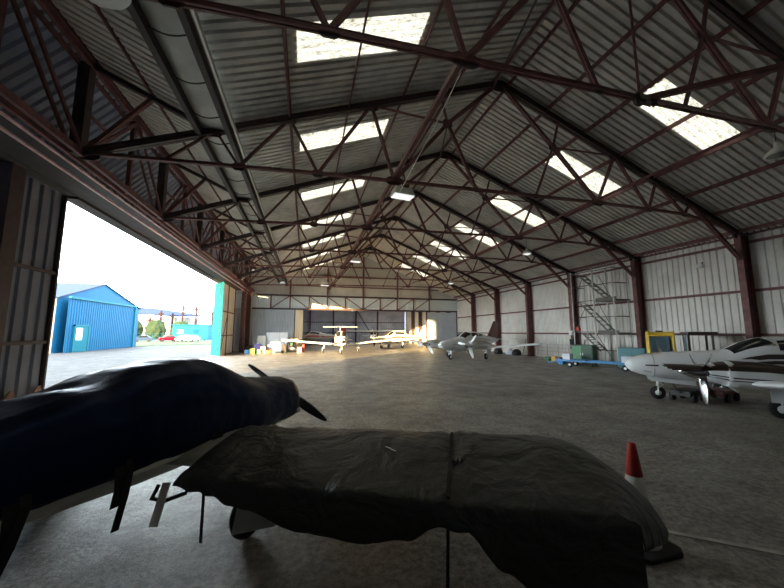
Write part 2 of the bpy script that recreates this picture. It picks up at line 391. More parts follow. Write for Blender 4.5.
# ------------------------------------------------------------------ roof trusses
def build_truss():
    t = empty('roof_truss', (0, 0, 0), '', 'truss', 'roof trusses along the hangar')
    S = M['steel']
    def seg(name, a, b, w, h, mat=S, parent=t):
        mb = MB(); g = w*0.42
        for sgn in (-1, 1):      # back-to-back angles
            mb.bar((a[0], sgn*g*0.62, a[1]), (b[0], sgn*g*0.62, b[1]), w*0.36, h)
        mb.bar((a[0], 0, a[1]-0.0), (b[0], 0, b[1]-0.0), w*1.05, h*0.18)
        return mb.build(name, mat, parent)
    # rafters
    seg('rafter', (RX, RZ), (14.75, zr(14.75)), 0.16, 0.15, M['steel_dark'])
    seg('rafter', (RX, RZ), (-4.4, zr(-4.4)), 0.16, 0.15, M['steel_dark'])
    seg('rafter', (-2.1, zr(-2.1)), (-4.42, 7.06), 0.11, 0.09, M['steel_dark'])
    # bottom tie
    tie = [(-4.4, 5.15), (0.17, 5.33), (2.05, 5.38), (4.4, 5.42), (8.45, 5.5), (10.5, 5.5), (12.05, 5.48), (13.3, 5.30), (14.6, 5.02)]
    mb = MB()
    for a, b in zip(tie[:-1], tie[1:]):
        for sg in (-1, 1): mb.bar((a[0], sg*0.025, a[1]), (b[0], sg*0.025, b[1]), 0.03, 0.065)
        mb.bar((a[0], 0, a[1]+0.028), (b[0], 0, b[1]+0.028), 0.10, 0.010)
    mb.build('bottom_tie', S, t)
    Rz = lambda x: (x, zr(x))
    web = [
        # right half
        (Rz(5.25), (6.94, 7.05), .09), ((6.94, 7.05), (8.45, 5.5), .09), ((6.94, 7.05), Rz(7.2), .05), ((6.94, 7.05), (6.25, 5.46), .05),
        ((6.94, 7.05), Rz(9.25), .04), (Rz(9.25), (8.45, 5.5), .07), (Rz(9.25), (10.5, 5.5), .07), ((10.5, 5.5), Rz(10.9), .06),
        (Rz(10.9), (12.05, 5.48), .07), ((12.05, 5.48), Rz(12.35), .06), (Rz(13.1), (13.3, 5.30), .05),
        # left half
        (Rz(5.15), (3.55, 7.2), .09), ((3.55, 7.2), (2.05, 5.38), .09), ((3.55, 7.2), Rz(3.35), .05), ((3.55, 7.2), (4.35, 5.42), .07),
        ((3.55, 7.2), Rz(1.45), .04), (Rz(1.45), (2.05, 5.38), .07), (Rz(1.45), (0.17, 5.33), .07), ((0.17, 5.33), Rz(-0.5), .06),
        (Rz(-0.5), (-1.55, 5.26), .06), ((-1.55, 5.26), Rz(-2.05), .05), (Rz(-2.1), (-3.0, 5.2), .05),
        ((-3.3, 6.55), (-4.42, 5.15), .08)]
    for a, b, w in web: seg('web_strut', a, b, w*1.15, w)
    seg('knee_brace', (12.35, zr(12.35)), (14.62, 4.0), 0.12, 0.11)
    # gusset plates
    for x, z, w, h in ((5.2, 8.62, .50, .26), (6.94, 7.05, .26, .24), (9.25, zr(9.25)-.03, .34, .22), (8.45, 5.5, .42, .20), (10.5, 5.5, .26, .18), (10.9, zr(10.9)-.02, .26, .18),
                       (12.05, 5.48, .24, .16), (12.35, zr(12.35)-.03, .30, .2), (3.55, 7.2, .26, .24), (1.45, zr(1.45)-.04, .34, .22), (2.05, 5.38, .42, .22), (0.17, 5.33, .26, .18),
                       (-0.5, zr(-.5)-.03, .28, .18), (-1.55, 5.26, .26, .18), (-2.1, zr(-2.1), .34, .24), (4.38, 5.42, .18, .13), (-4.3, 5.15, .36, .28), (14.5, 5.0, .40, .30), (6.25, 5.46, .18, .13)):
        mb = MB().prism([(x-w/2, -.011, z-h*.28), (x-w*.28, -.011, z-h/2), (x+w*.28, -.011, z-h/2), (x+w/2, -.011, z-h*.28),
                         (x+w/2, -.011, z+h*.28), (x+w*.28, -.011, z+h/2), (x-w*.28, -.011, z+h/2), (x-w/2, -.011, z+h*.28)], (0, .022, 0))
        mb.build('gusset_plate', M['steel_dark'], t)
    return t
T0 = build_truss(); T0.location = (0, Yk(0), 0)
tl = ['roof truss nearest the camera, cut off by the top of the photo', 'second roof truss back, its dark ridge joint in the upper middle of the photo',
      'third roof truss back, its right end on the second full red wall column', 'fourth roof truss back from the camera', 'fifth roof truss back from the camera',
      'sixth roof truss back from the camera', 'last roof truss, closest to the far gable wall']
T0['label'] = tl[0]
for k in range(1, 7):
    c = copy_tree(T0); c.location = (0, Yk(k), 0); c['label'] = tl[k]

# columns on the right
def build_column():
    t = empty('steel_column', (0, 0, 0), '', 'column', 'red steel columns along the right wall')
    mb = MB(); x0, x1, w, H = 14.46, 14.86, 0.19, 4.95
    mb.box((x0, -w/2, 0), (x0+.022, w/2, H)).box((x1-.022, -w/2, 0), (x1, w/2, H)).box((x0+.02, -.008, 0), (x1-.02, .008, H))
    mb.build('shaft', M['steel'], t)
    MB().box((x0-.08, -w/2-.08, 0), (x1+.04, w/2+.08, .03)).build('base_plate', M['steel_dark'], t)
    MB().box((x0-.04, -.1, H-.02), (x1, .1, H+.06)).build('cap_plate', M['steel_dark'], t)
    return t
C0 = build_column(); C0.location = (0, Yk(1), 0)
cl = ['red steel column by the tail end of the white twin, nearest the right edge', 'red steel column rising behind the yellow cab', 'red steel column beside the scaffold tower with a small white box on it',
      'red steel column in front of the wing tip of the farther twin', 'red steel column behind the maroon fin of the farther twin', 'slim looking red steel column closest to the far right corner']
for k in range(1, 7):
    c = C0 if k == 1 else copy_tree(C0); c.location = (0, Yk(k), 0); c['label'] = cl[k-1]

# purlins
def purlin(x, z, label, w=.06, h=.13, y0=YB+.1, y1=YF-.1, mat=None, grp='purlins under the roof sheets'):
    mb = MB(); mb.box((x-.006, y0, z-h/2), (x+.006, y1, z+h/2)).box((x-w/2, y0, z-h/2), (x+.006, y1, z-h/2+.012)).box((x-.006, y0, z+h/2-.012), (x+w/2, y1, z+h/2))
    return tag(mb.build('roof_purlin', mat or M['steel']), label, 'purlin', grp)
for i, x in enumerate((-0.5, 0.88, 2.28, 3.7, 4.98)):
    purlin(x, zr(x)+.065, 'red steel purlin on the left roof slope, %s up from the valley gutter' % ORD[i])
for i, x in enumerate((5.46, 6.75, 8.05, 9.4, 10.75, 12.05, 13.3, 14.5)):
    purlin(x, zr(x)+.065, 'red steel purlin on the right roof slope, %s down from the ridge' % ORD[i])
for i, x in enumerate((-3.3, -4.3)):
    purlin(x, 6.12+(-2.1-x)*0.46, ('red steel purlin in the middle of the short slope over the door', 'red steel purlin at the top edge of the short slope over the door')[i])

# long ties running down the hangar at the bottom tie nodes
def long_tie(x, z, label, w=.09):
    mb = MB()
    for sg in (-1, 1): mb.bar((x+sg*w*.3, Yk(0), z), (x+sg*w*.3, YF-.1, z), w*.35, w)
    return tag(mb.build('longitudinal_tie', M['steel']), label, 'beam', 'ties running the length of the hangar')
long_tie(2.05, 5.48, 'red lengthwise tie beam left of centre, passing above the white lamp box')
long_tie(8.45, 5.60, 'thin red lengthwise tie beam under the right roof slope', .05)
# horizontal wind brace near the camera
tag(MB().bar((5.25, Yk(0), 5.42), (9.36, 0.4, 5.42), .07, .09).build('wind_brace', M['steel']), 'red brace running from the black pulley up to the top right corner', 'brace')
mb = MB().tube([(5.21, Yk(0), 8.6), (5.24, Yk(0), 5.5)], .02)
tag(mb.build('hanger_rod', M['steel']), 'thin red rod dropping from the ridge to the black pulley', 'rod')
# longitudinal bracing between ridge nodes
def brace(a, b, label, r=.022):
    return tag(MB().tube([a, b], r, 6).build('ridge_brace', M['steel_dark']), label, 'brace', 'ridge braces between trusses')
for k in range(0, 6):
    brace((3.55, Yk(k), 7.2), (5.0, Yk(k+1), 8.55), 'dark diagonal rod from left inner node to ridge, %s bay from the camera' % ORD[k])

# valley gutter
t = empty('valley_gutter', (0, 0, 0), 'grey valley gutter with dark edge beams and looped straps, left side of the roof', 'gutter')
mb = MB(); mb.box((-2.38, YB+.1, 6.02), (-1.72, YF-.1, 6.04)).box((-2.38, YB+.1, 6.02), (-2.36, YF-.1, 6.16)).box((-1.74, YB+.1, 6.02), (-1.72, YF-.1, 6.16))
mb.build('trough', M['gutter'], t)
for x in (-2.36, -1.74): MB().box((x-.05, YB+.1, 5.84), (x+.05, YF-.1, 6.02)).build('edge_beam', M['timber_black'], t)
MB().box((-1.64, YB+.1, 5.94), (-1.60, YF-.1, 6.04)).build('drip_flashing', M['galv'], t)
y = 3.0
while y < 29:
    pts = [(-2.32+.55*i/8, y, 5.95-.085*math.sin(PI*i/8)) for i in range(9)]
    MB().tube(pts, .012, 6).build('strap_loop', M['black'], t); y += 0.94

# ------------------------------------------------------------------ lattice girder over the door, rails, header
t = empty('door_girder', (-4.5, YB+.2, 5), 'deep red lattice girder running above the big left doorway', 'girder')
def gp(name, a, b, w, h, mat):
    o = MB().bar(a, b, w, h); o = o.build(name, mat, t); o.matrix_parent_inverse = t.matrix_world.inverted(); return o
t.location = (0, 0, 0)
for dx in (-.1, .1):
    gp('top_chord', (-4.5+dx, YB+.2, 7.06), (-4.5+dx, YF-.1, 7.06), .07, .13, M['steel'])
    gp('bottom_chord', (-4.5+dx, YB+.2, 5.12), (-4.5+dx, YF-.1, 5.12), .07, .13, M['steel'])
for k in range(-1, 7):
    y = Yk(k)
    gp('post', (-4.5, y, 5.1), (-4.5, y, 7.06), .20, .20, M['steel_dark'])
    gp('post', (-4.5, y+1.88, 5.1), (-4.5, y+1.88, 7.06), .09, .09, M['steel'])
    for a, b in (((y, 5.12), (y+1.88, 7.06)), ((y+1.88, 7.06), (y+3.76, 5.12))):
        if b[0] < YF:
            for dx in (-.09, .09): gp('diagonal', (-4.5+dx, a[0], a[1]), (-4.5+dx, b[0], b[1]), .045, .07, M['steel'])
    if y+1.0 < YF:
        gp('lacing', (-4.5, y, 6.1), (-4.5, y+1.0, 6.12), .05, .05, M['steel'])
for z, x, lab in ((5.02, -4.72, 'upper pink primed door rail under the lattice girder'), (4.84, -4.80, 'lower pink primed door rail under the lattice girder')):
    tag(MB().tube([(x, YB+.2, z), (x, YF-.3, z)], .032, 8).build('door_rail', M['rail']), lab, 'rail', 'door rails')
mb = MB().box((-6.25, YB+.2, 5.10), (-5.85, YF-.2, 5.42)).box((-6.5, 8.0, 5.10), (-6.2, 10.0, 5.42)).box((-6.2, 9.9, 5.04), (-5.85, 27.6, 5.10))
tag(mb.build('door_header_beam', M['timber_black']), 'dark header beam along the top of the big left doorway', 'beam')

mb = MB().box((-5.84, YB+.2, 5.11), (-4.86, YF-.3, 5.14))
tag(mb.build('header_soffit', M['timber_black']), 'dark boarded soffit between the door header and the pink rails', 'soffit')
# left wall rails and folded door leaves
for z, w in ((1.35, 'lower'), (3.05, 'upper')):
    tag(MB().box((XL-.33, YB+.1, z-.05), (XL-.24, 8.3, z+.05)).build('sheeting_rail', M['steel_dark']), '%s dark sheeting rail on the near left wall' % w, 'rail', 'left wall rails')
for i, (xa, ya, yb, lab) in enumerate(((XL-.08, 8.55, 9.9, 'dark corrugated door leaf standing at the near edge of the doorway'),)):
    t = empty('sliding_door_leaf', (xa, ya, 0), lab, 'door', None)
    mb = MB(); corr(mb, (0, 0, 0.06), (0, 1, 0), yb-ya, (0, 0, 1), 5.03, (-1, 0, 0), .34, .045); mb.build('sheet', M['leaf_dark'], t, solid=.01)
    for yy in (0, yb-ya-.06): MB().box((-.02, yy, 0.03), (.07, yy+.06, 5.09)).build('stile', M['steel_dark'], t)
    for z in (1.35, 3.05): MB().box((0, 0, z-.04), (.05, yb-ya, z+.04)).build('cross_rail', M['steel_dark'], t)
    for yy in (.25, yb-ya-.35):
        MB().prism([(.08, yy-.22, 0.02), (.08, yy+.3, 0.02), (.08, yy+.18, .34), (.08, yy+.1, .34)], (.02, 0, 0)).build('foot_gusset', M['rust'], t)
t = tag(MB().box((-6.2, 8.15, 0), (-5.98, 8.45, 5.1)).build('door_post', M['steel_dark']), 'dark post between the near left wall sheets and the door leaf', 'post')
for i, (x, lab, m2) in enumerate(((-5.45, 'inner pale grey door leaf with turquoise edge at the far jamb', 'wall_sheet'), (-5.78, 'middle turquoise edged door leaf at the far jamb', 'wall_sheet'), (-6.1, 'outer turquoise door leaf at the far jamb', 'turq'))):
    t = empty('sliding_door_leaf', (x, 23.6+i*.55, 0), lab, 'door', 'stacked door leaves at the far jamb')
    mb = MB(); corr(mb, (0, 0.05, 0.05), (0, 1, 0), 3.9, (0, 0, 1), 4.85, (-1, 0, 0), .25, .04); mb.build('sheet', M[m2], t, solid=.01)
    MB().box((-.10, 0, 0.02), (.08, .06, 4.95)).build('edge_stile', M['turq'], t)
    MB().box((0.02, 1.6, .02), (.07, 1.68, 4.9)).build('stile', M['steel'], t)
    MB().box((0.02, 3.85, .02), (.07, 3.95, 4.9)).build('stile', M['steel'], t)
    for z in (1.35, 3.0): MB().box((.01, .06, z-.04), (.06, 3.9, z+.04)).build('cross_rail', M['steel'], t)
    MB().bar((.06, .1, .3), (.06, 1.6, 2.9), .03, .05).build('diagonal_brace', M['steel'], t)
# corner stanchions far left
for i, (x, y, w, lab) in enumerate(((-4.85, 27.9, .28, 'dark corner stanchion at the left of the far wall, front one'), (-4.75, 29.6, .3, 'dark corner stanchion against the far wall at the left'))):
    tag(MB().box((x-w/2, y-w/2, 0), (x-w/2+.03, y+w/2, 5.1)).box((x+w/2-.03, y-w/2, 0), (x+w/2, y+w/2, 5.1)).box((x-w/2, y-.01, 0), (x+w/2, y+.01, 5.1)).build('corner_stanchion', M['steel']), lab, 'column', 'far left stanchions')

# right wall sheeting rails
for z, w in ((4.72, 'top'), (3.02, 'middle'), (1.50, 'bottom')):
    tag(MB().box((XR-.08, YB+.1, z-.045), (XR-.01, YF-.1, z+.045)).build('sheeting_rail', M['steel']), '%s red sheeting rail along the right wall' % w, 'rail', 'right wall rails')
tag(MB().box((XR-.12, YB+.1, 4.98), (XR+.02, YF, 5.08)).build('eaves_beam', M['steel']), 'red eaves beam where right wall meets roof', 'beam')

# ------------------------------------------------------------------ far gable steelwork
t = empty('gable_truss', (0, YF-.16, 0), 'flat red lattice beam across the far wall above the rear opening', 'beam')
for z in (3.62, 4.82): MB().box((-4.5, -.06, z-.07), (14.8, .06, z+.07)).build('chord', M['steel_dark'], t)
xs = [-3.0, -1.4, .25, 1.86, 3.5, 5.15, 6.8, 8.5, 10.15, 11.8]
for i, x in enumerate(xs): MB().box((x-.05, -.04, 3.62), (x+.05, .04, 4.82)).build('post', M['steel'], t)
for i in range(len(xs)-1):
    a, b = xs[i], xs[i+1]
    if i == 0: up = True
    up = not (1 <= i <= 4)
    MB().bar((a, 0, 3.65 if up else 4.8), (b, 0, 4.8 if up else 3.65), .05, .07).build('diagonal', M['steel'], t)
for x, lab in ((-1.4, 'red gable post nearest the left end of the far wall'), (1.86, 'red gable post left of the ridge'), (5.15, 'tall red gable post under the ridge'), (8.5, 'red gable post right of the ridge'), (11.8, 'red gable post nearest the right end of the far wall')):
    tag(MB().box((x-.07, YF-.34, 4.9), (x+.07, YF-.2, zr(x)-.05)).build('gable_post', M['steel']), lab, 'post', 'gable posts')
for z, lab in ((5.75, 'red cross rail low on the gable'), (6.75, 'red cross rail high on the gable')):
    xw = (8.73-z)/.39
    tag(MB().box((RX-xw, YF-.14, z-.04), (RX+xw, YF-.05, z+.04)).build('gable_rail', M['steel']), lab, 'rail', 'gable rails')
# right hand blue-grey sliding panel and cream strip
t = empty('sliding_door_panel', (11.55, YF-.03, 0), 'blue grey sliding door panel at the right of the rear opening', 'door')
mb = MB(); corr(mb, (0, 0.05, 0.02), (1, 0, 0), 3.3, (0, 0, 1), 3.5, (0, 1, 0), .22, .03); mb.build('sheet', M['door_blue'], t, solid=.012)
MB().box((-.04, -.02, 0.02), (.05, .1, 3.55)).build('stile', M['steel_dark'], t); MB().box((3.25, -.02, 0.02), (3.32, .1, 3.55)).build('stile', M['steel_dark'], t)
t = empty('cream_door_leaf', (-1.02, YF-.1, 0), 'narrow cream door leaf lit by the sun, left of the rear opening', 'door')
mb = MB(); corr(mb, (0.1, 0, 0.02), (1, 0, 0), .68, (0, 0, 1), 3.52, (0, 1, 0), .22, .02); mb.build('sheet', M['cream'], t, solid=.012)
MB().box((0.02, -.03, 0.02), (.1, .05, 3.55)).build('stile', M['steel_dark'], t)
MB().box((0.78, -.03, 0.02), (.83, .05, 3.55)).build('stile', M['steel_dark'], t)

# rear hall frames
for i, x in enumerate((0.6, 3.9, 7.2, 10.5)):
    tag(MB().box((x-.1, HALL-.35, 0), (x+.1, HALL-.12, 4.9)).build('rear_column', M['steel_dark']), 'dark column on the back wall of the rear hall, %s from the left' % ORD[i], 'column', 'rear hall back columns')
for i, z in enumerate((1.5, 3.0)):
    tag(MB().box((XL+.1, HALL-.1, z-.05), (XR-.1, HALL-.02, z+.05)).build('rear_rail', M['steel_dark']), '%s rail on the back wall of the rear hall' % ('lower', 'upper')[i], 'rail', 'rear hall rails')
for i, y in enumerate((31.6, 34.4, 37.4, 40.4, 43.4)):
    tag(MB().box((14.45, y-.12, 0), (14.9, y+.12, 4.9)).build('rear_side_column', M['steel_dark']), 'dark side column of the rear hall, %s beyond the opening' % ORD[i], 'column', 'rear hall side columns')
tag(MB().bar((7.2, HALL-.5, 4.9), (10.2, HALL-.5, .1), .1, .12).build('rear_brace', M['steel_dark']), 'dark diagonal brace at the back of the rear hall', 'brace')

# ------------------------------------------------------------------ small fittings in the roof
def lamp_box(loc, s, label, rz=0, top=1.4):
    t = empty('high_bay_lamp', loc, label, 'lamp', 'hanging lamps', rz)
    MB().prism([(-.34*s, -.2*s, 0), (.34*s, -.2*s, 0), (.26*s, -.14*s, .24*s), (-.26*s, -.14*s, .24*s)], (0, .4*s, 0)).build('casing', M['lamp_grey'], t, bevel=.01)
    MB().box((-.31*s, -.17*s, -.03*s), (.31*s, .17*s, 0)).build('diffuser', M['lamp_glow'], t)
    MB().tube([(0, 0, .24*s), (0, 0, top)], .008, 6).build('drop_cable', M['black'], t)
def lamp_dome(loc, s, label, top=.5, lit=True):
    t = empty('dome_lamp', loc, label, 'lamp', 'hanging lamps')
    MB().lathe((0, 0, 0), (0, 0, 1), [(0, .24*s), (.06*s, .22*s), (.16*s, .12*s), (.22*s, .05*s), (.34*s, .045*s)], 20).build('shade', M['lamp_grey'], t, smooth=True)
    MB().lathe((0, 0, 0), (0, 0, 1), [(-.05*s, .08*s), (.0, .2*s)], 16).build('diffuser', M['lamp_glow'] if lit else M['glass_grey'], t)
    MB().tube([(0, 0, .34*s), (0, 0, top)], .008, 6).build('drop_cable', M['black'], t)
lamp_box((3.15, 10.35, 6.32), 1.15, 'white box lamp hanging below the ridge, nearest of the box lamps', rad(8), 1.62)
lamp_box((3.15, 21.4, 6.35), 1.0, 'white box lamp hanging midway down the hangar', rad(8), 1.65)
lamp_box((1.4, 26.4, 5.35), 1.0, 'white box lamp close to the far gable, low left of the ridge', rad(8), 2.0)
lamp_dome((11.0, 14.0, 5.62), 1.0, 'round white lamp under the right roof slope, above the farther twin', .83)
lamp_dome((10.6, 22.3, 5.25), 1.0, 'small round white lamp under the right slope near the far wall', 1.4)
lamp_dome((8.75, 3.75, 5.0), .8, 'glassy round lamp at the right edge of the photo', .5, False)
for i, (x, y, z) in enumerate(((0.9, 33.5, 3.55), (4.6, 33, 3.45), (5.6, 34.5, 3.6), (7.0, 32.6, 3.55))):
    lamp_dome((x, y, z+.3), .8, 'small lit lamp in the rear hall, %s from the left' % ORD[i], 4.95-z-.3)
t = empty('flood_lamp', (14.83, 8.81, 4.15), 'small floodlight fixed high on the right wall behind the white twin', 'lamp')
MB().box((-.14, -.12, -.07), (.02, .12, .07)).build('housing', M['alu'], t); MB().box((-.15, -.1, -.05), (-.14, .1, .05)).build('lens', M['lamp_grey'], t)
MB().bar((.0, 0, .05), (.13, 0, .16), .03, .03).build('bracket', M['black'], t)
t = empty('pulley_block', (5.24, Yk(0)-.06, 5.36), 'black pulley block and hook at the middle of the nearest truss', 'pulley')
MB().lathe((-.1, -.04, 0), (0, 1, 0), [(0, .10), (.02, .11), (.06, .11), (.08, .10)], 20).build('sheave', M['black'], t)
MB().box((-.16, -.06, -.03), (.2, .06, .06)).build('bracket', M['black'], t)
MB().tube([(.12, 0, .02), (.2, 0, -.06), (.27, 0, -.02), (.25, 0, .08)], .02, 8).build('hook', M['black'], t)
pts = []
for i in range(13):
    u = i/12; pts.append((2.05-.0*u, Yk(0)+(Yk(1)-Yk(0))*u, 5.36+.28*u*(1-u)*-1))
tag(MB().tube([(2.06, 3.85, 5.33), (2.12, 5.0, 5.24), (2.2, 6.3, 5.26), (2.4, 8.2, 5.42)], .008, 6).build('white_cord', M['white']), 'thin white cord slung below the lengthwise tie', 'cord')
t = empty('heater_hood', (-2.36, 3.82, 5.42), 'dark hanging lamp hood with a pale rim at the top left', 'lamp')
MB().lathe((0, 0, 0), (0, 0, 1), [(0, .32), (.05, .33), (.16, .26), (.24, .12), (.3, .1)], 20).build('hood', M['black'], t, smooth=True)
MB().lathe((0, 0, 0), (0, 0, 1), [(-.012, .33), (.006, .338)], 32).build('rim', M['galv'], t)

# ------------------------------------------------------------------ aircraft
def superell(cx, hw, zb, zt, t, e=2.6, lower=1.0):
    """point on a rounded section; t=0 is straight up, going to the left side (+y)"""
    cz = (zb+zt)/2; hz = (zt-zb)/2
    s, c = math.sin(t), math.cos(t)
    f = lambda v: math.copysign(abs(v)**(2/e), v)
    return Vector((cx, hw*f(s), cz + hz*f(c)))
class Body:
    def __init__(s, sec, e=2.5): s.sec = sec; s.e = e
    def at(s, x):
        S = s.sec
        if x >= S[0][0]: return S[0][1:]
        for a, b in zip(S[:-1], S[1:]):
            if b[0] <= x <= a[0]:
                u = (a[0]-x)/(a[0]-b[0]); u2 = u
                return tuple(a[i]+(b[i]-a[i])*u2 for i in range(1, 4))
        return S[-1][1:]
    def pt(s, x, t, off=0.0):
        hw, zb, zt = s.at(x)
        return superell(x, hw+off, zb-off, zt+off, t, s.e)
    def mesh(s, n=28, sub=3):
        xs = []
        for a, b in zip(s.sec[:-1], s.sec[1:]):
            for i in range(sub): xs.append(a[0]+(b[0]-a[0])*i/sub)
        xs.append(s.sec[-1][0])
        mb = MB(); vs = []; fs = []
        for x in xs:
            for k in range(n): vs.append(s.pt(x, 2*PI*k/n))
        for i in range(len(xs)-1):
            for k in range(n): fs.append((i*n+k, i*n+(k+1) % n, (i+1)*n+(k+1) % n, (i+1)*n+k))
        fs.append(tuple(range(n))); fs.append(tuple((len(xs)-1)*n+k for k in range(n)))
        return mb.add(vs, fs)
    def patch(s, quad, off=.008, nu=8, nv=6):
        """quad: four (x, angle-degrees) corners"""
        P = []
        for i in range(nu+1):
            row = []
            for j in range(nv+1):
                u, v = i/nu, j/nv
                x = (quad[0][0]*(1-u)+quad[1][0]*u)*(1-v) + (quad[3][0]*(1-u)+quad[2][0]*u)*v
                a = (quad[0][1]*(1-u)+quad[1][1]*u)*(1-v) + (quad[3][1]*(1-u)+quad[2][1]*u)*v
                row.append(s.pt(x, rad(a), off))
            P.append(row)
        return MB().grid(P)

def airfoil_wing(y0, y1, x0a, x1a, x0b, x1b, za, zb, th=.13, n=5, tipround=True):
    """wing panel from y0 to y1; leading edge x0*, trailing x1* (x forward)"""
    prof = [(0, 0), (.03, .45), (.12, .85), (.3, 1.0), (.55, .8), (.8, .4), (1, .03), (.8, -.15), (.5, -.35), (.25, -.5), (.08, -.4)]
    mb = MB(); vs = []; fs = []; m = len(prof)
    st = [(i/n, 1.0) for i in range(n+1)]
    if tipround: st += [(1.02, .8), (1.035, .45)]
    for u, sc in st:
        y = y0+(y1-y0)*u; xa = x0a+(x0b-x0a)*min(u, 1); xb = x1a+(x1b-x1a)*min(u, 1); z = za+(zb-za)*u
        ch = (xa-xb); t = ch*th*.62*(1 if sc == 1 else sc); mid = (xa+xb)/2
        for (p, h) in prof:
            x = xa-ch*p; x = mid+(x-mid)*(1-(1-sc)*.35)
            vs.append((x, y, z+h*t))
    for i in range(len(st)-1):
        for k in range(m): fs.append((i*m+k, i*m+(k+1) % m, (i+1)*m+(k+1) % m, (i+1)*m+k))
    fs.append(tuple(range(m))); fs.append(tuple((len(st)-1)*m+k for k in range(m)))
    return mb.add(vs, fs)

def fin_mesh(x0, x1, x0t, x1t, z0, z1, th=.07):
    mb = MB(); vs = []
    for (a, b, z, w) in ((x0, x1, z0, th), (x0t, x1t, z1, th*.6)):
        for p, h in ((0, 0), (.3, 1), (.7, .7), (1, .1), (.7, -.7), (.3, -1)):
            vs.append((a+(b-a)*p, h*w, z))
    fs = [(k, (k+1) % 6, 6+(k+1) % 6, 6+k) for k in range(6)] + [tuple(range(6)), tuple(range(6, 12))]
    return mb.add(vs, fs)

def propeller(parent, c, R, nb, ang0, mat, spin_mat, spin_len=.30, spin_r=.14):
    p = MB().lathe(c, (1, 0, 0), [(-.08, spin_r), (0, spin_r), (.3*spin_len, spin_r*.92), (.6*spin_len, spin_r*.66), (.85*spin_len, spin_r*.34), (spin_len, .01)], 24).build('propeller', spin_mat, parent, smooth=True)
    for k in range(nb):
        a = rad(ang0+360*k/nb); d = Vector((0, math.sin(a), math.cos(a))); q = Vector((0, math.cos(a), -math.sin(a)))
        rows = []
        for i in range(9):
            u = i/8; r = spin_r*.6+(R-spin_r*.6)*u
            w = R*(.055+.075*math.sin(PI*min(1, u*.9+.12)))*(1 if u < .97 else .6)*(.62 if nb == 2 else 1)
            tw = rad(62-46*u)
            cdir = q*math.cos(tw)+Vector((1, 0, 0))*math.sin(tw)
            rows.append([Vector(c)+d*r+cdir*w*v for v in (-1, -.5, 0, .5, 1)])
        MB().grid(rows).build('blade', mat, p, smooth=True, solid=.016)
    return p

def gear(parent, name, top, foot, wr, mat, fork=True):
    """strut from top to the wheel axle; foot is (x, y) on the ground"""
    ax = Vector((foot[0], foot[1], wr))
    top = Vector(top)
    side = .07
    mb = MB().tube([top, ax+Vector((0, side if fork else 0.0, wr*1.15))], [.045, .035], 8)
    mb.tube([ax+Vector((0, side, wr*1.2)), ax+Vector((0, side, 0))], .022, 6)
    if fork: mb.tube([ax+Vector((0, -side, wr*1.2)), ax+Vector((0, -side, 0))], .022, 6).tube([ax+Vector((0, -side-.01, wr*1.2)), ax+Vector((0, side+.01, wr*1.2))], .026, 6)
    mb.tube([ax+Vector((0, -side, 0)), ax+Vector((0, side, 0))], .018, 6)
    mid = (top+ax)/2
    mb.tube([mid+Vector((.0, side, .06)), mid+Vector((-.14, side, 0)), mid+Vector((-.02, side, -.10))], .014, 6)
    g = mb.build(name, mat, parent, smooth=False)
    MB().lathe(ax-Vector((0, .055, 0)), (0, 1, 0), [(0, wr*.62), (.012, wr*.9), (.04, wr), (.07, wr), (.098, wr*.9), (.11, wr*.62)], 24).build('tyre', M['rubber'], g, smooth=True)
    MB().lathe(ax-Vector((0, .062, 0)), (0, 1, 0), [(0, wr*.2), (.01, wr*.5), (.06, wr*.56), (.114, wr*.5), (.124, wr*.2)], 20).build('hub', M['white'], g, smooth=True)
    return g

def scale_root(t, s): t.scale = (s, s, s)

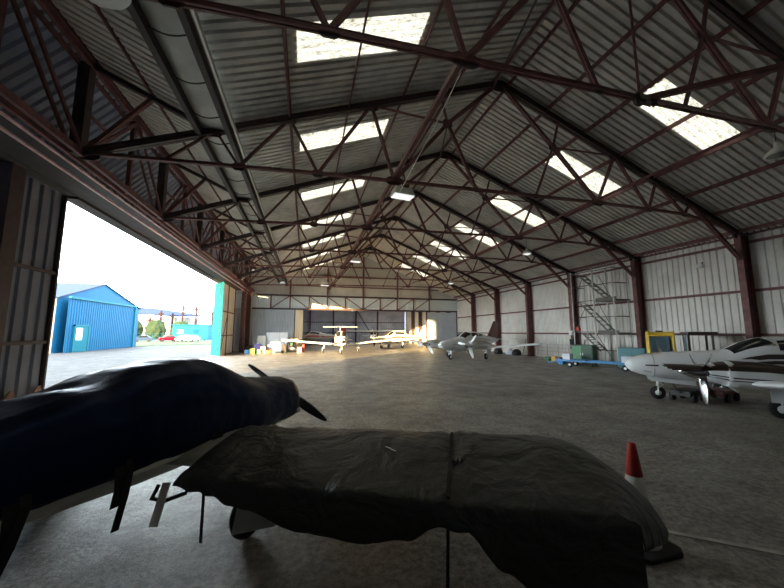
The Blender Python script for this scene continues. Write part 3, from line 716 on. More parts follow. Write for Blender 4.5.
def make_twin(loc, rz, s, label, fin_mat='white', stripe='brown', detail=True, prop_ang=(20, 20), cs=0.0, es=0.0, nt=1.28):
    """origin = nose wheel contact point"""
    t = empty('twin_engine_airplane', loc, label, 'airplane', 'twin engined aircraft on the right', rz)
    W = M['white']
    B = Body([(nt, .03, 1.08, 1.16), (nt-.06, .13, .98, 1.25), (nt*.80, .25, .87, 1.34), (nt*.48, .39, .78, 1.43), (0, .50, .70, 1.52), (-.6+cs*.5, .57, .66, 1.60), (-.95+cs, .60, .64, 1.66),
              (-1.35+cs, .61, .62, 1.90), (-1.75+cs, .61, .60, 2.05), (-2.6+cs, .61, .60, 2.09), (-3.4+cs, .58, .62, 2.03), (-4.3+cs, .47, .70, 1.88), (-5.3+cs, .32, .88, 1.70), (-6.3+cs, .18, 1.08, 1.56), (-7.3+cs, .05, 1.28, 1.46)])
    o = B.mesh().build('fuselage', W, t, smooth=True)
    for sg in (1, -1):
        B.patch([(-.98+cs, 4*sg), (-1.70+cs, 4*sg), (-1.98+cs, 52*sg), (-1.06+cs, 50*sg)]).build('windshield', M['glass'], t, smooth=True)
        B.patch([(-2.02+cs, 34*sg), (-2.95+cs, 34*sg), (-3.0+cs, 66*sg), (-2.0+cs, 66*sg)], nu=6).build('cabin_window', M['glass'], t, smooth=True)
        B.patch([(-3.08+cs, 36*sg), (-3.75+cs, 38*sg), (-3.75+cs, 64*sg), (-3.05+cs, 66*sg)], nu=6).build('cabin_window', M['glass'], t, smooth=True)
        B.patch([(.35, 86*sg), (-5.6, 88*sg), (-5.6, 92*sg), (.35, 90*sg)], .004, 20, 1).build('stripe', M[stripe], t, smooth=True)
        B.patch([(-1.9, 74*sg), (-5.8, 78*sg), (-5.8, 86*sg), (-2.3, 84*sg)], .005, 20, 2).build('stripe', M[stripe], t, smooth=True)
        B.patch([(.40, 112*sg), (.2, 112*sg), (.2, 122*sg), (.40, 122*sg)], .005, 2, 2).build('nose_panel', M['offwhite'], t)
    MB().lathe((.40, 0, 0), (1, 0, 0), [(0, .01)], 4) 
    # seam of the nose cone
    ring = [B.pt(.12, 2*PI*k/28, .004) for k in range(28)]
    MB().tube(ring+[ring[0]], .006, 4, False).build('nose_seam', M['black'], t)
    # wings and tail
    for sg, nm in ((1, 'left'), (-1, 'right')):
        w = airfoil_wing(.45*sg, 1.75*sg, -1.15, -2.95, -1.45, -2.95, .72, .84, .15, 3, False).build('wing_root', W, t, smooth=True)
        w = airfoil_wing(1.75*sg, 5.6*sg, -1.45, -2.95, -1.62, -2.78, .84, 1.22, .13, 6).build('wing', W, t, smooth=True)
        MB().add(*(lambda y0, y1, z0, z1: ([(-2.62, y0, z0+.075), (-2.97, y0, z0+.035), (-2.86, y1, z1+.03), (-2.52, y1, z1+.07)], [(0, 1, 2, 3)]))(3.2*sg, 5.3*sg, .98, 1.19)).build('aileron', M['offwhite'], w, solid=.01)
        airfoil_wing(.05*sg, 2.0*sg, -6.1+cs, -7.0+cs, -6.3+cs, -6.95+cs, 1.42, 1.46, .10, 3).build('tailplane', W, t, smooth=True)
        # nacelle
        Nn = Body([(.42, .20, .94, 1.30), (.36, .25, .90, 1.36), (.05, .34, .80, 1.43), (-.5, .38, .76, 1.45), (-1.2, .38, .74, 1.42), (-1.9, .34, .74, 1.30), (-2.6, .22, .80, 1.12), (-3.1, .06, .88, 1.0)], 2.7)
        sec = [(x-.05+(es if x > 0 else es*.5), hw, zb, zt) for x, hw, zb, zt in Nn.sec]
        mb = Body(sec, 2.7).mesh()
        mb.v = [(v[0], v[1]+1.85*sg, v[2]) for v in mb.v]
        nac = mb.build('nacelle', W, t, smooth=True)
        Bn = Body(sec, 2.7)
        def npatch(name, quad, mat, off=.006, nu=14, nv=4):
            m_ = Bn.patch(quad, off, nu, nv); m_.v = [(v[0], v[1]+1.85*sg, v[2]) for v in m_.v]; return m_.build(name, mat, nac, smooth=True)
        for q in (1, -1):
            npatch('upper_stripe', [(.24, 8*q), (-2.6, 8*q), (-2.6, 72*q), (.05, 86*q)], M[stripe], .006, 16, 5)
            npatch('side_stripe', [(-.1, 97*q), (-2.5, 95*q), (-2.5, 99*q), (-.15, 102*q)], M[stripe], .006, 14, 1)
            npatch('side_stripe', [(-.2, 108*q), (-2.5, 106*q), (-2.5, 110*q), (-.3, 113*q)], M[stripe], .006, 14, 1)
            MB().lathe((.33+es, 1.85*sg+.16*q, 1.10), (1, 0, 0), [(0, .075), (.04, .085)], 16).build('air_inlet', M['black'], nac)
        propeller(t, (.42+es, 1.85*sg, 1.12), .92, 3, prop_ang[0 if sg > 0 else 1], M['chrome'] if detail else M['white'], M['chrome'], .52, .21)
        gear(t, 'main_gear', (-2.15, 1.75*sg, .85), (-2.15, 1.70*sg), .24, M['white'])
        MB().box((-2.5, 1.75*sg+.16, .42), (-1.9, 1.75*sg+.175, .74)).build('gear_door', W, t)
    MB().prism([(.55, .20, .74), (-.5, .20, .66), (-.5, .22, .36), (.15, .22, .46)], (0, .012, 0))
    fin_mesh(-5.2+cs, -7.25+cs, -6.5+cs, -7.35+cs, 1.55, 3.0, .07).build('fin', M[fin_mat], t)
    gear(t, 'nose_gear', (-.02, 0, .76), (0, 0), .21, M['white'])
    for sg in (1, -1): MB().prism([(.25, .17*sg, .74), (-.95, .17*sg, .66), (-.95, .19*sg, .52), (.20, .19*sg, .60)], (0, .012, 0)).build('gear_door', W, t)
    MB().tube([(-.3, 0, 1.5), (-.42, 0, 1.78)], .008, 5).build('aerial', M['white'], t)
    MB().bar((-1.6, .35, .62), (-1.85, .35, .42), .03, .05).build('step', M['white'], t)
    scale_root(t, s)
    return t

def make_single(loc, rz, s, label, ttail=False, high=False, stripe='brown', body='white', fin='white', group='single engined aircraft in and near the rear hall', prop=30):
    t = empty('single_engine_airplane', loc, label, 'airplane', group, rz)
    W = M[body]
    B = Body([(.75, .24, .84, 1.20), (.68, .36, .76, 1.28), (.3, .44, .70, 1.36), (-.4, .50, .66, 1.42), (-.65, .54, .64, 1.46), (-1.15, .56, .62, 1.86), (-1.5, .56, .60, 1.98), (-2.3, .55, .60, 1.98),
              (-3.0, .50, .64, 1.84), (-3.8, .36, .76, 1.60), (-5.0, .22, .95, 1.44), (-6.6, .05, 1.15, 1.34)])
    B.mesh().build('fuselage', W, t, smooth=True)
    for sg in (1, -1):
        B.patch([(-.70, 3*sg), (-1.36, 3*sg), (-1.5, 55*sg), (-.76, 52*sg)]).build('windshield', M['glass'], t, smooth=True)
        B.patch([(-1.56, 36*sg), (-2.9, 38*sg), (-2.85, 66*sg), (-1.56, 66*sg)]).build('cabin_window', M['glass'], t, smooth=True)
        B.patch([(.5, 84*sg), (-5.6, 86*sg), (-5.6, 98*sg), (.5, 94*sg)], .004, 18, 1).build('stripe', M[stripe], t, smooth=True)
        MB().lathe((.66, .2*sg, 1.08), (1, 0, 0), [(0, .085), (.09, .09)], 16).build('air_inlet', M['black'], t)
        zw = 1.97 if high else .74
        w = airfoil_wing(.4*sg if not high else .0, 5.0*sg, -.85, -2.45, -1.0, -2.2, zw, zw+(.05 if high else .42), .13, 6).build('wing', W, t, smooth=True)
        if high: MB().tube([(-1.5, .5*sg, .7), (-1.5, 2.6*sg, 1.97)], .03, 6).build('wing_strut', W, t)
        zt = 2.42 if ttail else 1.28
        airfoil_wing(.0, 1.75*sg, -5.9 - (.2 if ttail else 0), -6.75, -6.15, -6.8, zt, zt, .10, 3).build('tailplane', W, t, smooth=True)
        gear(t, 'main_gear', (-1.9, 1.5*sg if not high else .5*sg, .84), (-1.9, 1.6*sg if not high else 1.2*sg), .21, M['white_warm'])
    fin_mesh(-4.9, -6.6, -6.0, -6.75, 1.25, 2.45, .06).build('fin', M[fin], t)
    propeller(t, (.83, 0, 1.05), .92, 2, prop, M['black'], M['white'], .3, .15)
    gear(t, 'nose_gear', (.05, 0, .74), (0, 0), .19, M['white_warm'])
    scale_root(t, s)
    return t

make_twin((8.25, 6.05, 0), rad(138), .72, 'large white twin propeller aircraft with brown nacelles, cut by the right edge', prop_ang=(176, 200), cs=-.75, es=-1.05, nt=.85)
make_twin((8.1, 17.3, 0), rad(210), .78, 'farther white twin propeller aircraft with a maroon fin, parked by the far right columns', 'redbrown', 'offwhite', False, (160, 20), cs=-.2)
make_single((2.55, 23.9, 0), rad(-95), .84, 'white low wing aircraft with a high T tail facing the camera at the rear opening', ttail=True, stripe='offwhite', prop=75)
make_single((7.2, 30.9, 0), rad(-165), .84, 'white low wing aircraft with a tall fin, right of the T tailed one', stripe='redbrown', body='white_warm', prop=20)
make_single((8.6, 41.5, 0), rad(-100), .84, 'high wing white aircraft behind the T tailed one in the rear hall', high=True, body='offwhite', prop=60)
make_single((-.6, 41.5, 0), rad(165), .84, 'red and white low wing aircraft deep in the rear hall at the left', stripe='red', body='offwhite', fin='red', prop=45)

# ------------------------------------------------------------------ foreground aircraft
HD = rad(57.7)          # heading of its nose measured from +X
t = empty('covered_airplane', (-.86, 4.36, 0), 'cream low wing light aircraft parked in front of the camera beneath navy and black covers', 'airplane', None, HD)
FS = [(1.05, .22, .40, .84), (1.0, .30, .36, .90), (.85, .36, .345, .935), (.2, .42, .34, .985), (.05, .45, .34, 1.02), (-.2, .46, .34, 1.15), (-.5, .47, .335, 1.28), (-.85, .47, .33, 1.325),
      (-1.2, .46, .34, 1.27), (-1.65, .42, .37, 1.16), (-2.2, .36, .41, 1.06), (-3.0, .26, .50, .95), (-4.4, .10, .62, .82)]
FB = Body(FS, 2.9)
FB.mesh(32, 3).build('fuselage', M['white_warm'], t, smooth=True)
# wing, right side (camera side) and left side
airfoil_wing(-.40, -2.75, -.20, -1.15, -.30, -1.10, .53, .62, .11, 6).build('wing', M['white_warm'], t, smooth=True)
airfoil_wing(.40, 2.75, -.20, -1.15, -.30, -1.10, .53, .62, .11, 6).build('wing', M['white_warm'], t, smooth=True)
MB().prism([(.0, -.40, .56), (-.2, -.50, .55), (-1.2, -.52, .55), (-1.5, -.42, .52), (-1.2, -.40, .62), (-.3, -.38, .66)], (0, .05, 0)).build('wing_root_fairing', M['white_warm'], t, bevel=.02)
fin_mesh(-3.3, -4.5, -4.0, -4.55, .85, 1.5, .04).build('fin', M['white_warm'], t)
propeller(t, (1.11, 0, .70), .80, 2, 62, M['black'], M['black'], .16, .10)
gear(t, 'nose_gear', (.75, 0, .38), (.75, 0), .16, M['offwhite'])
gear(t, 'main_gear', (-.95, -1.15, .44), (-.95, -1.15), .17, M['offwhite'])
gear(t, 'main_gear', (-.95, 1.15, .44), (-.95, 1.15), .17, M['offwhite'])
AIR = t
CAM_Z = 1.6
#@@COVERS
# ------------------------------------------------------------------ covers on the foreground aircraft
from mathutils import noise as mnoise
MW = Matrix.Translation(AIR.location) @ Matrix.Rotation(HD, 4, 'Z')
def wrinkle(p, amp, f=2.2, seed=0.0):
    q = Vector(p)*f + Vector((seed, seed*.7, 0))
    a = mnoise.noise(q); b = mnoise.noise(Vector((q.x*2.6+3*a, q.y*2.6, q.z*2.6)))
    rg = 1-abs(mnoise.noise(Vector((q.x*1.5+2*a, q.y*1.5+2*b, q.z*.6))))*2.2
    return amp*(a*.8 + b*.35 + max(rg, 0)**3*.55)
def fuselage_cover():
    xs = [1.08, 1.06, 1.02] + [.98-.05*i for i in range(105)]
    P = []
    for x in xs:
        hw, zb, zt = FB.at(min(x, 1.03))
        sc = {1.08: .55, 1.06: .86, 1.02: .97}.get(x, 1.0)
        row = []
        n = 64
        hem = 124 if x > .3 else 117
        for j in range(n+1):
            a = -hem + 2*hem*j/n
            b = 1-.07*max(0, (abs(a)-60)/60)
            p = superell(x, (hw*sc+.02)*(1+.0*b), (zb+zt)/2-(zt-zb)/2*sc-.01, (zb+zt)/2+(zt-zb)/2*sc+.018, rad(a), 2.7)
            nrm = Vector((0, p.y, p.z-(zb+zt)/2)).normalized()
            w = wrinkle(p, .020, 2.0, 3.1)
            # long folds radiating from the canopy
            fold = .016*math.sin(9*x+3.5*p.y+4*mnoise.noise(Vector((x*1.3, p.y*2, 0))))*max(0, 1-abs(x+1.6)/1.4)*max(0, math.cos(rad(a)))
            row.append(p+nrm*(w+fold))
        P.append(row)
    # front closure
    c = Vector((1.085, 0, .66)); P.insert(0, [c.copy() for _ in range(65)])
    return MB().grid(P)
fc = fuselage_cover(); fc.v = [tuple(MW @ Vector(v)) for v in fc.v]
cv = tag(fc.build('fuselage_cover', M['cover_navy'], None, smooth=True, solid=.006), 'dark navy fabric cover draped over the nose and cabin of the nearest aircraft', 'cover')
def wl(p): return MW @ Vector(p)
# straps and tabs of the fuselage cover
def hang_strap(x, side, ang, zend, dx=.0, w=.05):
    hw, zb, zt = FB.at(x)
    p = superell(x, hw+.03, zb-.01, zt+.02, rad(ang)*side, 2.7)
    pts = [p, p+Vector((.0, .02*side, -.06)), Vector((p.x+dx*.4, p.y*1.0+.02*side, (p.z*.5+zend*.5))), Vector((p.x+dx, p.y*.98, zend))]
    mb = MB()
    for a, b in zip(pts[:-1], pts[1:]): mb.bar(wl(a), wl(b), w, .006, up=(MW.to_3x3() @ Vector((0, 1, 0))))
    o = mb.build('strap', M['strap'], cv); return o
for x, ze, dx in ((-1.95, .16, -.12), (-1.42, .20, -.05), (-.62, .27, -.03), (-2.35, .2, -.1)):
    hang_strap(x, -1, 100, ze, dx)
    hang_strap(x-.05, -1, 104, .36, .0, .08)
lb = MB()
q = [wl((.92, -.385, .47)), wl((.84, -.392, .465)), wl((.835, -.395, .53)), wl((.915, -.388, .535))]
lb.add(q, [(0, 1, 2, 3)]); lb.build('white_patch', M['offwhite'], cv, solid=.012)

# wing cover
LE0, LE1 = Vector((-.48, 3.72, .60)), Vector((2.14, 2.40, .70))
TE0, TE1 = Vector((-.84, 2.70, .585)), Vector((1.56, 1.40, .66))
OUT = Vector((.857, -.51, 0)); BACK = Vector((-.46, -.89, 0))
def hemdrop(u):
    K = [(0, .03), (.08, .06), (.2, .13), (.35, .22), (.5, .245), (.6, .20), (.68, .11), (.72, .12), (.8, .30), (.88, .46), (1.0, .56)]
    for a, b in zip(K[:-1], K[1:]):
        if a[0] <= u <= b[0]:
            s = (u-a[0])/(b[0]-a[0]); s = s*s*(3-2*s); return a[1]+(b[1]-a[1])*s
    return K[-1][1]
P = []
NU, NT = 96, 10
prof = [(-.02, -.10), (-.035, -.05), (-.02, .0), (.02, .035), (.08, .058), (.18, .075), (.32, .08), (.46, .074), (.6, .060), (.74, .042), (.88, .018), (.97, .0), (1.0, -.015)]
for i in range(NU+1+NT):
    u = min(i/NU, 1.0); e = max(0, i-NU)/NT
    le = LE0.lerp(LE1, u); te = TE0.lerp(TE1, u)
    if u > .86:     # rounded tip corner at the leading edge
        k = (u-.86)/.14; le = le + BACK*(.18*k*k*k)
    row = []
    cols = []
    for p, h in prof:
        q = le.lerp(te, p); q = Vector((q.x, q.y, q.z+h*(1-.35*u))); cols.append((q, p))
    d = hemdrop(u)
    last = cols[-1][0]
    for j in range(1, 9):
        s = j/8; cols.append((Vector((last.x, last.y, last.z-d*s))+BACK*(.03*math.sin(PI*s*.6)), 1.0))
    for q, p in cols:
        q = q.copy()
        amp = .014 if p < 1 else .010
        q.z += wrinkle((q.x, q.y, 0), amp, 2.6, 1.0) + (.010*math.sin(38*(q.x*.857-q.y*.51)+6*mnoise.noise(q*2.5)) * (math.exp(-((u-.69)/.07)**2)+math.exp(-((u-.12)/.09)**2)))
        if p < 1: q.z -= .012*math.exp(-((u-.69)/.012)**2)
        if e > 0:
            bul = max(.0, math.sin(PI*min(1, max(0, (p+.05)/1.12))))
            o = .05+.34*bul**1.2
            zdrop = (.30 if p < 1 else .05)*(.35+.65*bul)
            q = q + OUT*(o*(1-(1-e)**1.6)) - Vector((0, 0, zdrop*e**1.5))
            q.z += wrinkle((q.x*1.5, q.y*1.5, q.z*2), .02*e, 3)
        row.append(q)
    P.append(row)
wc = tag(MB().grid(P).build('wing_cover', M['cover_black'], None, smooth=True, solid=.006), 'creased black fabric cover over the wing nearest the camera, tip drooping beside the cone', 'cover')
# strap round the wing with a knot
def wpt(u, p, dz=.012):
    i = round(u*NU); cols = P[i]; f = p*(len(prof)-3); j = min(int(f), len(prof)-4)+2; t_ = f-int(f)
    return cols[j].lerp(cols[min(j+1, len(cols)-1)], t_) + Vector((0, 0, dz))
pts = [wpt(.69, k/14) for k in range(15)]
te = pts[-1]
mb = MB()
for a, b in zip(pts[:-1], pts[1:]): mb.bar(a, b, .022, .008)
mb.bar(te, te+BACK*.03+Vector((0, 0, -.12)), .022, .008, up=BACK).bar(te+BACK*.03+Vector((0, 0, -.12)), te+BACK*.03+Vector((-.01, 0, -.50)), .018, .006, up=BACK)
mb.build('strap', M['strap'], wc)
k0 = wpt(.70, .62, .02)
MB().tube([k0+Vector((.02*math.sin(3*i)+.012*i, .02*math.cos(2.2*i), .012*math.sin(5*i))) for i in range(9)], .013, 6).build('knot', M['strap'], wc)
a = P[9][-1]
MB().bar(a+Vector((0, 0, .02)), a+Vector((0.0, 0, -.30)), .02, .006, up=BACK).build('strap', M['strap'], wc)
c = wpt(.53, .55, .012)
MB().tube([c+Vector((-.03, .06, .004)), c+Vector((-.01, .02, .006)), c+Vector((.0, -.01, .003)), c+Vector((.02, -.05, .005))], .004, 5).build('pale_cord', M['white'], wc)
# things below the wing on the airframe
def under(name, mb, mat):
    return mb.build(name, mat, AIR)
MWi = MW.inverted()
def L_(p): return MWi @ Vector(p)
under('flap', MB().prism([L_((-.42, 2.62, .43)), L_((-.12, 2.45, .43)), L_((-.16, 2.40, .33)), L_((-.44, 2.52, .25))], (.02, 0, .0)), M['white_warm'])
under('boarding_step', MB().bar(L_((-.95, 2.85, .50)), L_((-.97, 2.72, .27)), .05, .02), M['white_warm'])
under('step_loop', MB().tube([L_(p) for p in ((-1.08, 3.08, .40), (-1.10, 3.02, .33), (-1.0, 2.98, .32), (-.88, 3.05, .33), (-.86, 3.12, .40))], .016, 6), M['black'])

# ------------------------------------------------------------------ traffic cone
t = empty('traffic_cone', (2.50, 2.07, 0), 'red topped white traffic cone standing past the tip of the black wing cover', 'cone')
MB().prism([(-.2, -.15, 0), (-.15, -.2, 0), (.15, -.2, 0), (.2, -.15, 0), (.2, .15, 0), (.15, .2, 0), (-.15, .2, 0), (-.2, .15, 0)], (0, 0, .035)).build('base', M['rubber'], t, bevel=.008)
MB().lathe((0, 0, 0), (0, 0, 1), [(.035, .135), (.05, .125), (.50, .056)], 28).build('lower_sleeve', M['cone_white'], t, smooth=True)
MB().lathe((0, 0, 0), (0, 0, 1), [(.50, .057), (.70, .030), (.735, .026), (.74, .012)], 28).build('red_top', M['cone_red'], t, smooth=True)
struct(MB().add([(2.70, 2.23, .0), (3.6, 1.52, .0), (3.63, 1.56, .0), (2.73, 2.27, .0), (2.70, 2.23, .006), (3.6, 1.52, .006), (3.63, 1.56, .006), (2.73, 2.27, .006)], [(3,2,1,0),(4,5,6,7),(0,1,5,4),(1,2,6,5),(2,3,7,6),(3,0,4,7)]).build('trim_1', M['floor_line']))

# pale tarpaulin seen past the tail at the left
rows = []
for i in range(14):
    row = []
    for j in range(14):
        x = -5.3+.9*i/13; y = 5.9+1.3*j/13
        h = .42*math.sin(PI*i/13)*max(0.0, math.sin(PI*j/13))**.6
        row.append((x, y, .02+h+.05*mnoise.noise(Vector((x*5, y*5, 0)))*(1 if 0 < i < 13 and 0 < j < 13 else 0)))
    rows.append(row)
tag(MB().grid(rows).build('crumpled_tarpaulin', M['board_white'], None, smooth=True, solid=.008), 'crumpled pale tarpaulin on the floor at the left edge, behind the navy cover', 'tarpaulin')
#@@STUFF
# ------------------------------------------------------------------ scaffold tower by the right wall
t = empty('scaffold_tower', (13.9, 12.55, 0), 'tall grey scaffold stair tower standing against the right wall between two columns', 'scaffold')
XA, XB = -.42, .42
YA, YM, YC = -1.10, -.05, 1.25
G, GD = M['galv'], M['galv_dark']
for x in (XA, XB):
    for y, top in ((YA, 4.35), (YM, 4.75), (YC, 4.7)):
        MB().tube([(x, y, 0.05), (x, y, top)], .028 if y != YM else .038, 8).build('standard', G, t)
        MB().box((x-.08, y-.08, 0), (x+.08, y+.08, .02)).build('foot_plate', GD, t)
for z in (.75, 1.55, 2.3, 3.08, 3.85, 4.55):
    MB().tube([(XA, YA, z), (XA, YM, z)], .02, 6).build('ledger', GD, t)
    MB().tube([(XA, YM, z+.04), (XA, YC, z+.04)], .02, 6).build('ledger', GD, t)
    MB().tube([(XA, YA, z), (XB, YA, z)], .02, 6).build('transom', GD, t)
    MB().tube([(XA, YC, z+.04), (XB, YC, z+.04)], .02, 6).build('transom', GD, t)
for z in (1.55, 3.08):
    MB().box((XA, YA-.12, z-.05), (XB, YM-.12, z)).box((XA-.01, YA-.12, z-.06), (XA+.02, YM-.12, z+.12)).build('platform', GD, t)
def flight(y0, z0, y1, z1):
    f = MB()
    for x in (XA-.02, XA+.36): f.bar((x, y0, z0), (x, y1, z1), .02, .07)
    f = f.build('stair_flight', GD, t)
    n = 7
    for i in range(n):
        u = (i+.5)/n; y = y0+(y1-y0)*u; z = z0+(z1-z0)*u
        MB().box((XA-.02, y-.09, z-.012), (XA+.36, y+.09, z+.018)).build('tread', GD, f)
flight(.78, 4.5, -.75, 3.12); flight(.72, 3.0, -.75, 1.62); flight(.68, 1.5, -.25, .70)
for a, b in (((1.2, 3.1), (.35, 4.5)), ((1.2, 1.6), (.3, 3.0)), ((-1.05, 3.1), (-.4, 4.3)), ((-1.05, 1.6), (-.3, 3.0)), ((-1.05, .1), (-.1, 1.5)), ((1.2, .1), (.3, 1.5))):
    MB().tube([(XA-.03, a[0], a[1]), (XA-.03, b[0], b[1])], .014, 6).build('brace', GD, t)
t2 = tag(MB().box((13.50, 13.50, 1.66), (13.60, 13.72, 1.80)).box((13.52, 13.55, 1.80), (13.58, 13.66, 1.90)).build('red_bag', M['red']), 'small red and white bag hooked on the scaffold landing', 'bag')
tag(MB().box((14.36, Yk(3)-.11, 1.42), (14.45, Yk(3)+.11, 1.66)).build('switch_box', M['white']), 'small white switch box on the column beside the scaffold', 'box')
tag(MB().box((14.36, Yk(3)-.10, .62), (14.45, Yk(3)+.10, 1.20)).build('fire_extinguisher_board', M['black']), 'black panel low on the column beside the scaffold', 'panel')

# low mesh fence, cabinets, blue trailer by the right wall
t = empty('mesh_barrier', (12.62, 14.3, 0), 'low grey mesh barrier in front of the scaffold', 'barrier')
for i in range(5): MB().tube([(.25-.1*i*.0, 1.6-i*.8, 0), (.25, 1.6-i*.8, .95)], .018, 6).build('post', G, t)
for z in (.15, .35, .55, .75, .93): MB().tube([(.25, 1.6, z), (.25, -1.6, z)], .01, 5).build('rail', G, t)
def cabinet(loc, rz, w, d, h, mat, frame, label, cat='cabinet', name='cabinet'):
    t = empty(name, loc, label, cat, None, rz)
    MB().box((-w/2, -d/2, .08), (w/2, d/2, h)).build('body', M[mat], t, bevel=.012)
    MB().box((-w/2+.04, -d/2-.02, .12), (-.01, -d/2, h-.05)).build('door', M[frame], t)
    MB().box((.01, -d/2-.02, .12), (w/2-.04, -d/2, h-.05)).build('door', M[mat], t)
    for x in (-.05, .05): MB().box((x-.01, -d/2-.04, h*.5), (x+.01, -d/2-.02, h*.5+.12)).build('handle', M['alu'], t)
    for x in (-w/2+.06, w/2-.06):
        for y in (-d/2+.06, d/2-.06): MB().box((x-.03, y-.03, 0), (x+.03, y+.03, .08)).build('foot', M['black'], t)
    return t
cabinet((12.95, 12.75, 0), rad(-68), .95, .5, .98, 'green_dark', 'green', 'dark green metal cabinet with one lighter door, in front of the scaffold')
cabinet((13.45, 10.7, 0), rad(-72), 1.0, .5, .92, 'teal', 'teal', 'teal blue metal cabinet left of the yellow cab')
t = empty('blue_trailer', (12.35, 11.5, 0), 'long low blue trailer frame with white ends standing in front of the cabinets', 'trailer', None, rad(-64))
for y in (-.28, .28): MB().box((-1.5, y-.03, .26), (1.5, y+.03, .34)).build('side_rail', M['blue_paint'], t)
for x in (-1.45, -.5, .5, 1.45): MB().box((x-.03, -.28, .26), (x+.03, .28, .33)).build('cross_member', M['blue_paint'], t)
for x in (-1.0, 1.1):
    for y in (-.34, .34): 
        w = MB().lathe((x, y-.04, .13), (0, 1, 0), [(0, .08), (.02, .13), (.07, .13), (.09, .08)], 16).build('wheel', M['rubber'], t)
        MB().lathe((x, y-.05, .13), (0, 1, 0), [(0, .05), (.11, .05)], 12).build('hub', M['white'], w)
MB().bar((-1.5, 0, .3), (-2.1, 0, .12), .05, .05).build('drawbar', M['blue_paint'], t)
for x, z in ((1.1, .34), (-1.2, .34)): MB().box((x-.16, -.2, z), (x+.16, .2, z+.26)).build('box_end', M['board_white'], t)
tag(MB().box((13.5, 9.5, 0), (14.1, 9.95, .55)).box((13.55, 9.55, .55), (14.05, 9.9, .95)).build('blue_crate_stack', M['teal']), 'blue green crates beneath the white twin aircraft nose', 'crate')
items = [((13.35, 15.6), .30, .34, .20, 'green', 'low green box on the floor by the right wall, far end of the row'), ((13.3, 15.0), .34, .30, .26, 'yellow', 'small yellow tub by the right wall'),
         ((13.2, 14.5), .40, .34, .24, 'purple', 'violet bundle beside the yellow tub by the right wall'), ((13.1, 13.9), .3, .4, .30, 'offwhite', 'pale box near the green cabinet'), ((12.95, 13.62), .34, .34, .42, 'yellow', 'yellow green bin at the left of the green cabinet'),
         ((12.5, 13.6), .36, .3, .16, 'blue_paint', 'low blue box in front of the bins by the green cabinet')]
for (x, y), w, d, h, m, lab in items:
    mb = MB().prism([(x-w/2, y-d/2, 0), (x+w/2, y-d/2, 0), (x+w/2, y+d/2, 0), (x-w/2, y+d/2, 0)], (0, 0, h)); mb.box((x-w/2-.015, y-d/2-.015, h-.03), (x+w/2+.015, y+d/2+.015, h))
    tag(mb.build('storage_box', M[m], bevel=.01), lab, 'box', 'boxes by the right wall')
for i, (y, z, lab) in enumerate(((19.3, 1.1, 'thin pole leaning on the right wall past the scaffold'), (14.4, 1.2, 'thin rod leaning on the right wall nearer the scaffold'))):
    tag(MB().tube([(14.4, y, 0), (14.8, y+.05, z)], .018, 6).build('leaning_rod', M['galv_dark']), lab, 'rod')
for i, (x, y, m) in enumerate(((14.1, 19.5, 'black'), (14.2, 20.4, 'board_white'), (13.7, 21.1, 'black'))):
    mb = MB(); mb.lathe((x, y, 0), (0, 0, 1), [(0, .28), (.12, .32), (.3, .26), (.42, .12)], 14)
    tag(mb.build('refuse_sack', M[m], smooth=True), ('black sack by the right wall behind the farther twin wing tip', 'white sack between two black ones by the right wall', 'black sack closest to the tall fin by the right wall')[i], 'sack', 'sacks by the right wall')

# yellow cab vehicle behind the twin
t = empty('tow_tractor', (12.25, 8.75, 0), 'yellow cabbed tow tractor behind the nose of the white twin', 'vehicle', None, rad(-140))
MB().box((-.55, -.5, .3), (1.2, .5, .85)).build('chassis', M['galv_dark'], t, bevel=.03)
cab = MB()
for y in (-.42, .42):
    cab.tube([(-.5, y, .85), (-.42, y, 1.55), (-.3, y, 1.68), (.42, y, 1.70), (.48, y, 1.6), (.52, y, .85)], .055, 8)
cab.box((-.36, -.44, 1.64), (.46, .44, 1.72)).tube([(-.5, -.42, .9), (-.5, .42, .9)], .04, 8).tube([(-.40, -.42, 1.6), (-.40, .42, 1.6)], .05, 8).tube([(.50, -.42, 1.6), (.50, .42, 1.6)], .05, 8)
cab = cab.build('cab', M['yellow'], t, smooth=False)
for y in (-.42, .42): MB().prism([(-.44, y, .9), (.48, y, .9), (.44, y, 1.6), (-.38, y, 1.6)], (0, .01, 0)).build('window', M['glass_pale'], cab)
MB().prism([(-.47, -.38, .92), (-.47, .38, .92), (-.41, .36, 1.58), (-.41, -.36, 1.58)], (-.01, 0, 0)).build('windscreen', M['glass_pale'], cab)
MB().box((-.1, -.12, 1.72), (.1, .12, 1.77)).build('beacon_base', M['black'], cab)
for x in (-.25, .9):
    for y in (-.5, .42): MB().lathe((x, y, .24), (0, 1, 0), [(0, .16), (.01, .24), (.09, .24), (.1, .16)], 18).build('wheel', M['rubber'], t)
t.scale = (.8, .8, .93)
t = empty('equipment_frame', (13.4, 8.3, 0), 'dark metal frame with glass panels right of the yellow cab', 'frame', None, rad(-140))
for x in (-.5, .5):
    for y in (-.3, .3): MB().box((x-.03, y-.03, 0), (x+.03, y+.03, 1.5)).build('upright', M['galv_dark'], t)
MB().box((-.75, -.36, 1.5), (.95, .36, 1.6)).build('top', M['brown'], t)
MB().box((-.46, -.31, .7), (.0, -.29, 1.48)).build('panel', M['glass_pale'], t)

